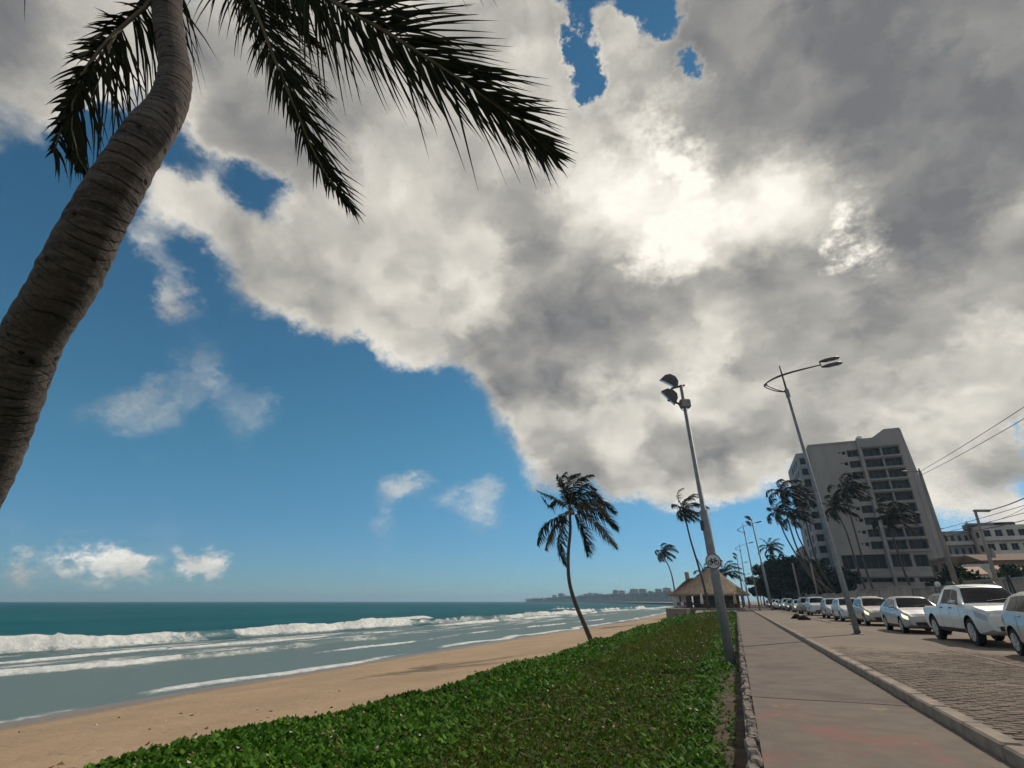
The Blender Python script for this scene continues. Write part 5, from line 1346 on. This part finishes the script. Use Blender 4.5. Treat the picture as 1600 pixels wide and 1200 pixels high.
def bike_sign():
    f = .0
    c = at_y(1114.5, 877, 17.12); r = .222
    root = thing('bicycle_sign', 'round white bicycle sign with a red rim on the mast', 'sign', (c.x, c.y, c.z))
    nrm = Vector((c.x, c.y, 0)).normalized() * -1; nrm = Vector((-.12, -1, 0)).normalized(); ux = Vector((-nrm.y, nrm.x, 0)) * 1; uz = Vector((0, 0, 1))
    def disc(rad, d0, d1, name, mat, par=root, inner=None):
        n = 40; mb = MB(); vs = []; fs = []
        for d in (d0, d1):
            for i in range(n): t = 2 * math.pi * i / n; vs.append(c + (ux * math.cos(t) + uz * math.sin(t)) * rad + nrm * d)
            if inner:
                for i in range(n): t = 2 * math.pi * i / n; vs.append(c + (ux * math.cos(t) + uz * math.sin(t)) * inner + nrm * d)
        if inner:
            for i in range(n):
                j = (i + 1) % n; fs += [(i, j, n + j, n + i), (2 * n + i, 2 * n + j, 3 * n + j, 3 * n + i), (i, j, 2 * n + j, 2 * n + i), (n + i, n + j, 3 * n + j, 3 * n + i)]
        else: fs = [tuple(range(n)), tuple(range(n, 2 * n))] + [(i, (i + 1) % n, n + (i + 1) % n, n + i) for i in range(n)]
        mb.add(vs, fs); return mb.build(name, mat, par)
    disc(r, -.004, 0, 'plate', 'white_paint'); disc(r * 1.0, .001, .004, 'rim', 'red_paint', inner=r * .87)
    b = MB(); q = lambda x, z: c + ux * (x * r) + uz * (z * r) + nrm * .005; tk = .03 * r * 1.6
    def wheel(x): b.tube([q(x + .27 * math.cos(2 * math.pi * i / 20), -.16 + .27 * math.sin(2 * math.pi * i / 20)) for i in range(21)], tk, 5)
    wheel(-.42); wheel(.42)
    for pts in ([(-.42, -.16), (-.20, .22), (.26, .22), (-.04, -.16), (-.42, -.16)], [(-.04, -.16), (-.24, .32)], [(-.36, .34), (-.14, .34)], [(.42, -.16), (.22, .38), (.36, .42)]): b.tube([q(*p) for p in pts], tk, 5)
    b.build('bicycle_symbol', 'black', root)
    cl = MB(); cl.tube([c - nrm * .01, c - nrm * .16], .02, 6); cl.build('clamp', 'galv_dark', root)
bike_sign()

def street_lamp(label, foot_px, top_px, y, zf, arm=1.0, double=True, flip=1):
    p = at_y(*foot_px, y); t = at_y(*top_px, y); foot = Vector((p.x, y, zf)); tp = Vector((t.x, y, t.z)); H = tp.z - zf; ax = (tp - foot).normalized()
    root = thing('street_lamp', label, 'street lamp', foot, group='street lamps')
    j = foot + ax * H * .885; pole(root, foot - ax * .2, j, .12, .075, 'galv', step=.28 if double else None)
    pole(root, j, tp, .05, .035, 'galv_dark', 'mast_tip', 8)
    fl = MB(); fl.lathe([(.22, 0), (.22, .03), (.13, .05), (.125, .16)], foot, 12); fl.build('base_plate', 'galv_dark', root)
    hb = MB(); hb.tube([j - ax * .3, j + ax * .12], .10, 10); hb.build('collar', 'galv', root)
    # bow-shaped double arm: out to the sea side, then back over the road
    A = Vector((CAMR.x, CAMR.y, 0)); q = lambda s, h, o: j + A * s * arm + Vector((0, 0, h * arm)) + Vector((-A.y, A.x, 0)) * o
    for o in (-.10, .10):
        b = MB(); P, _ = resample([q(0, 0, 0), q(-.5, .08, o * .8), q(-.98, .30, o), q(-1.02, .42, o), q(-.4, .78, o), q(.6, 1.12, o * .6), q(2.0, 1.48, 0)], 30)
        b.tube(P, .032, 6); b.build('bow_arm', 'galv_dark', root, True)
    cr = MB(); cr.tube([q(-1.01, .36, -.12), q(-1.01, .36, .12)], .035, 6); cr.build('cross_bar', 'galv_dark', root)
    heads = ((1.98, 1.30, -.15), (2.12, 1.74, .15)) if double else ((2.0, 1.48, 0),)
    if double:
        y_ = MB(); y_.tube([q(1.98, 1.30, -.15), q(2.02, 1.5, 0), q(2.12, 1.74, .15)], .03, 6); y_.build('fork', 'galv_dark', root)
    for s, h, o in heads:
        m_ = MB(); c0, c1 = q(s, h, o), q(s + 1.1, h + .26, o); d = (c1 - c0); P = [c0 + d * f for f in (0, .12, .3, .7, .92, 1)]
        m_.tube(P, [.04, .07, .10, .105, .08, .02], 10); m_.v = [(x, yy, z) for x, yy, z in m_.v]; hd = m_.build('lamp_head', 'galv_dark', root, True)
        g_ = MB(); g_.tube([c0 + d * .35 - Vector((0, 0, .06)), c0 + d * .85 - Vector((0, 0, .06))], [.06, .055], 8); g_.build('lamp_glass', 'lens', hd)
street_lamp('nearest street lamp with a bow arm and two heads above the cars', (1341, 994), (1218, 572), 27.2, ROAD_Z)
street_lamp('second street lamp up the street, left of the far floodlight mast', (1186, 944), (1160, 817), 92, ROAD_Z, 1.0, False)
street_lamp('third street lamp up the street, just right of the kiosk roof', (1170, 942), (1155, 849), 124, ROAD_Z, 1.0, False)
street_lamp('faintest far street lamp beyond the third one', (1163, 941), (1152, 880), 170, ROAD_Z, 1.0, False)
street_lamp('far street lamp with a low arm behind the queue', (1172, 941), (1158, 898), 215, ROAD_Z, 1.0, False)

def utility():
    # concrete pole by the boundary wall with a lamp arm, and the line that runs on past the camera
    y = 43.0; p = at_y(1492, 905, y); t = at_y(1437, 737, y); foot = Vector((p.x, y, .2)); tp = Vector((t.x, y, t.z))
    root = thing('utility_pole', 'concrete utility pole with a short lamp arm right of the hotel', 'utility pole', foot, group='utility poles')
    ax = (tp - foot).normalized(); pole(root, foot, tp, .19, .10, 'pole_conc')
    a = MB(); a.tube([tp, tp + Vector((-.15, 0, .05)), tp - CAMR * .9 + Vector((0, 0, -.02))], .05, 6); a.build('lamp_arm', 'galv', root)
    h = MB(); h.box(tp - CAMR * 1.05 + Vector((0, 0, 0)), (.42, .2, .14), YAW, .04); h.build('lamp_head', 'galv_dark', root)
    j = foot + ax * (tp - foot).length * .54
    b = MB()
    for o in (0, .25, .5): b.tube([j + ax * o + CAMR * .05, j + ax * o + CAMR * .32], .03, 6)
    b.build('bracket', 'galv_dark', root)
    r = MB(); r.tube([j + CAMR * (.2 + .16 * math.sin(i * .5)) + Vector((0, 0, .2 * math.cos(i * .5) - .1)) for i in range(14)], .03, 6); r.build('cable_coil', 'wire', root)
    i_ = MB(); i_.lathe([(.05, 0), (.05, .2), (.02, .24)], tp, 8); i_.build('insulator', 'galv_dark', root)
    nxt = Vector((13.2, 4.0, 0))
    def wire(label, a, b, sag, r=.014):
        P = [a.lerp(b, f / 16) - Vector((0, 0, sag * 4 * f / 16 * (1 - f / 16))) for f in range(17)]
        mb = MB(); mb.tube(P, r, 5); tag(mb.build('overhead_wire', 'wire'), label, 'wire', 'overhead wires')
    wire('topmost wire from the tip of the utility pole', tp, Vector((nxt.x, nxt.y, tp.z + .05)), .35)
    wire('thin wire just under the topmost one', tp - ax * .25, Vector((nxt.x + .2, nxt.y, tp.z - .35)), .45)
    wire('upper of the lower bundle of wires on the pole', j + ax * .5 + CAMR * .3, Vector((nxt.x + .1, nxt.y, j.z + .55)), .3)
    wire('middle of the lower bundle of wires on the pole', j + ax * .25 + CAMR * .3, Vector((nxt.x + .1, nxt.y, j.z + .2)), .35)
    wire('lowest wire of the bundle on the pole', j + CAMR * .3, Vector((nxt.x + .1, nxt.y, j.z - .15)), .4, .02)
    # second pole, further back, with a cross arm and a lamp
    y = 62.0; p = at_y(1557, 915, y); t = at_y(1524, 800, y); foot = Vector((p.x, y, .02)); tp = Vector((t.x, y, t.z)); ax = (tp - foot).normalized()
    root = thing('utility_pole', 'utility pole with a cross arm in front of the white block', 'utility pole', foot, group='utility poles')
    pole(root, foot, tp, .20, .11, 'pole_conc')
    a = MB(); c = tp - ax * 1.1; a.box(c, (2.6, .12, .12), YAW); a.build('cross_arm', 'galv', root)
    for k in (-1.1, 1.1):
        i_ = MB(); i_.lathe([(.05, 0), (.07, .08), (.04, .2)], c + CAMR * k + Vector((0, 0, .06)), 8); i_.build('insulator', 'white_paint', root)
    h = MB(); h.box(tp + CAMR * .65 + Vector((0, 0, .12)), (1.5, .4, .22), YAW, .06); h.build('lamp_head', 'galv', root)
    tr = MB(); tr.lathe([(.22, 0), (.24, .08), (.24, .7), (.2, .78)], foot + ax * (tp - foot).length * .55 + CAMR * .35, 12); tr.build('transformer', 'pole_conc', root, True)
    q = at_y(1610, 774, 48); wire('thick cable from the second utility pole', tp + CAMR * 1.1 + Vector((0, 0, .1)), Vector((q.x, 48, q.z)), .1, .04)
    q = at_y(1610, 788, 48); wire('thin cable below the thick one at the right edge', c + CAMR * 1.1 + Vector((0, 0, .2)), Vector((q.x, 48, q.z)), .15, .015)
    # stay: leaning struts by the wall at the right edge
    for k, (a_, b_) in enumerate((((1583, 935), (1571, 898)), ((1594, 935), (1574, 898)))):
        A_, B_ = at_y(*a_, 36), at_y(*b_, 36); mb = MB(); mb.tube([(A_.x, 36, .2), (B_.x, 36, B_.z)], .05, 6); tag(mb.build('prop_pole', 'galv_dark'), ['left leg of the dark prop leaning on the wall at right', 'right leg of the dark prop leaning on the wall at right'][k], 'pole', 'leaning props')
utility()

def small_things():
    # low dark heaps lying on the paving
    for k, (lab, px, py, w, h) in enumerate((('dark rounded heap on the paving, left one of the pair', 1245, 967, .34, .30), ('dark rounded heap on the paving, right one of the pair', 1256, 969, .38, .27), ('small dark heap alone further along the paving', 1212, 952.5, .42, .30))):
        p = at_z(px, py, ROAD_Z); rs = np.random.default_rng(k); nu, nv = 18, 8; vs = []; fs = []
        for j in range(nv + 1):
            a = math.pi / 2 * j / nv
            for i in range(nu):
                t = 2 * math.pi * i / nu; q = 1 + .22 * math.sin(3 * t + k) * math.cos(a) + .12 * math.sin(7 * t + j) + rs.normal(0, .03)
                vs.append((p.x + w * q * math.cos(a) * math.cos(t), p.y + w * .7 * q * math.cos(a) * math.sin(t), ROAD_Z - .01 + h * math.sin(a) * (1 + .25 * math.sin(2 * t))))
        for j in range(nv):
            for i in range(nu): fs.append((j * nu + i, j * nu + (i + 1) % nu, (j + 1) * nu + (i + 1) % nu, (j + 1) * nu + i))
        M['heap'] = M.get('heap') or pmat('dark_sack', (.022, .019, .017), (.012, .011, .010), 6, .95, .4, 14, spec=.1)
        mb = MB(); mb.add(vs, fs); tag(mb.build('dark_heap', 'heap', None, True), lab, 'heap', 'dark heaps on the paving')
    # globe lamp on a post behind the pickup
    p = at_y(1465, 913, 40); root = thing('globe_lamp', 'small white globe lamp above the wall behind the pickup', 'lamp', (p.x, 40, .2))
    pole(root, (p.x, 40, .2), (p.x, 40, p.z - .1), .04, .03, 'galv_dark')
    g_ = MB(); g_.lathe([(.02, -.16), (.11, -.12), (.16, 0), (.11, .12), (.02, .16)], p, 14); g_.build('globe', 'white_paint', root, True)
    # gantry sign over the street far away
    y = 230; a, b = at_y(1167, 906, y), at_y(1182, 906, y); root = thing('gantry_sign', 'far blue sign board hung above the street', 'sign', (a.x, y, 0))
    M['sign_blue'] = pmat('sign_blue', (.03, .06, .12), None, rough=.5)
    s = MB(); s.box(((a.x + b.x) / 2, y, a.z), (b.x - a.x, .2, 1.9), 0, .03); s.build('board', 'sign_blue', root)
    w = MB(); w.box(((a.x + b.x) / 2, y - .12, a.z - .1), ((b.x - a.x) * .5, .02, .7)); w.build('sign_legend', 'white_paint', root)
    pole(root, (b.x + .3, y, 0), (b.x + .3, y, a.z + 1), .15, .12); ar = MB(); ar.tube([(b.x + .3, y + .16, a.z), (a.x, y + .16, a.z)], .08, 6); ar.build('arm', 'galv', root)
    # round posts (young palm stems) in front of the hotel garden
    for k, (px, pt, lab) in enumerate(((1238, 880, 'bare pale post standing left among the dark trees'), (1266, 880, 'bare pale post standing right among the dark trees'))):
        y = 105; p = at_y(px + 12, 930, y); t = at_y(px, pt, y); mb = MB(); mb.tube([(p.x, y, 0), (t.x, y, t.z)], [.16, .12], 8); tag(mb.build('bare_post', 'pole_conc', None, True), lab, 'post', 'bare posts')
    # litter on the sand: bits of shell, weed and wood
    sp = [(186, 1121, 1), (258, 1126, 0), (283, 1115, 2), (320, 1150, 1), (402, 1110, 2), (424, 1112, 1), (426, 1138, 1), (356, 1128, 0), (138, 1142, 0), (30, 1144, 1), (234, 1140, 1), (530, 1080, 1), (660, 1040, 2), (150, 1132, 0), (300, 1118, 1)]
    wd = ['pale', 'dark', 'brown']
    M['bit0'] = pmat('shell', (.62, .55, .46), None, rough=.6); M['bit1'] = pmat('dry_weed', (.06, .045, .03), None, rough=.9); M['bit2'] = pmat('driftwood', (.16, .11, .07), None, rough=.9)
    for k, (px, py, t) in enumerate(sp):
        p = at_z(px, py, -1.5)
        for _ in range(4): z = float(sand_z(np.array([p.x]), np.array([p.y]))[0]); p = at_z(px, py, z)
        mb = MB(); n = 9; L = .05 + .03 * (k % 3); vs = [(p.x, p.y, z + .03)]
        for i in range(n): a = 2 * math.pi * i / n; vs.append((p.x + L * math.cos(a) * random.uniform(.6, 1.2), p.y + L * .5 * math.sin(a) * random.uniform(.6, 1.2), z - .01))
        mb.add(vs, [(0, 1 + i, 1 + (i + 1) % n) for i in range(n)]); o = mb.build('beach_debris', 'bit%d' % t)
        tag(o, 'small %s scrap of beach debris lying on the sand' % wd[t], 'debris', '%s debris on the sand' % wd[t])
small_things()

# ---------------------------------------------------------------- haze
def haze():
    mb = MB(); x0, x1, y0, y1, z0, z1 = -4300, 3100, -560, 6100, -4.2, 52
    mb.box(((x0 + x1) / 2, (y0 + y1) / 2, (z0 + z1) / 2), (x1 - x0, y1 - y0, z1 - z0))
    m = bpy.data.materials.new('haze'); m.use_nodes = True; t = m.node_tree; t.nodes.clear()
    v = t.nodes.new('ShaderNodeVolumePrincipled'); v.inputs['Color'].default_value = (.52, .76, 1, 1); v.inputs['Density'].default_value = HAZE
    v.inputs['Anisotropy'].default_value = .25
    o = t.nodes.new('ShaderNodeOutputMaterial'); t.links.new(v.outputs[0], o.inputs['Volume'])
    stuff(mb.build('haze', m), 'thin sea haze', 'haze')
HAZE = 0.0002
haze()
for o in bpy.data.objects:
    if '_base' in o: del o['_base']
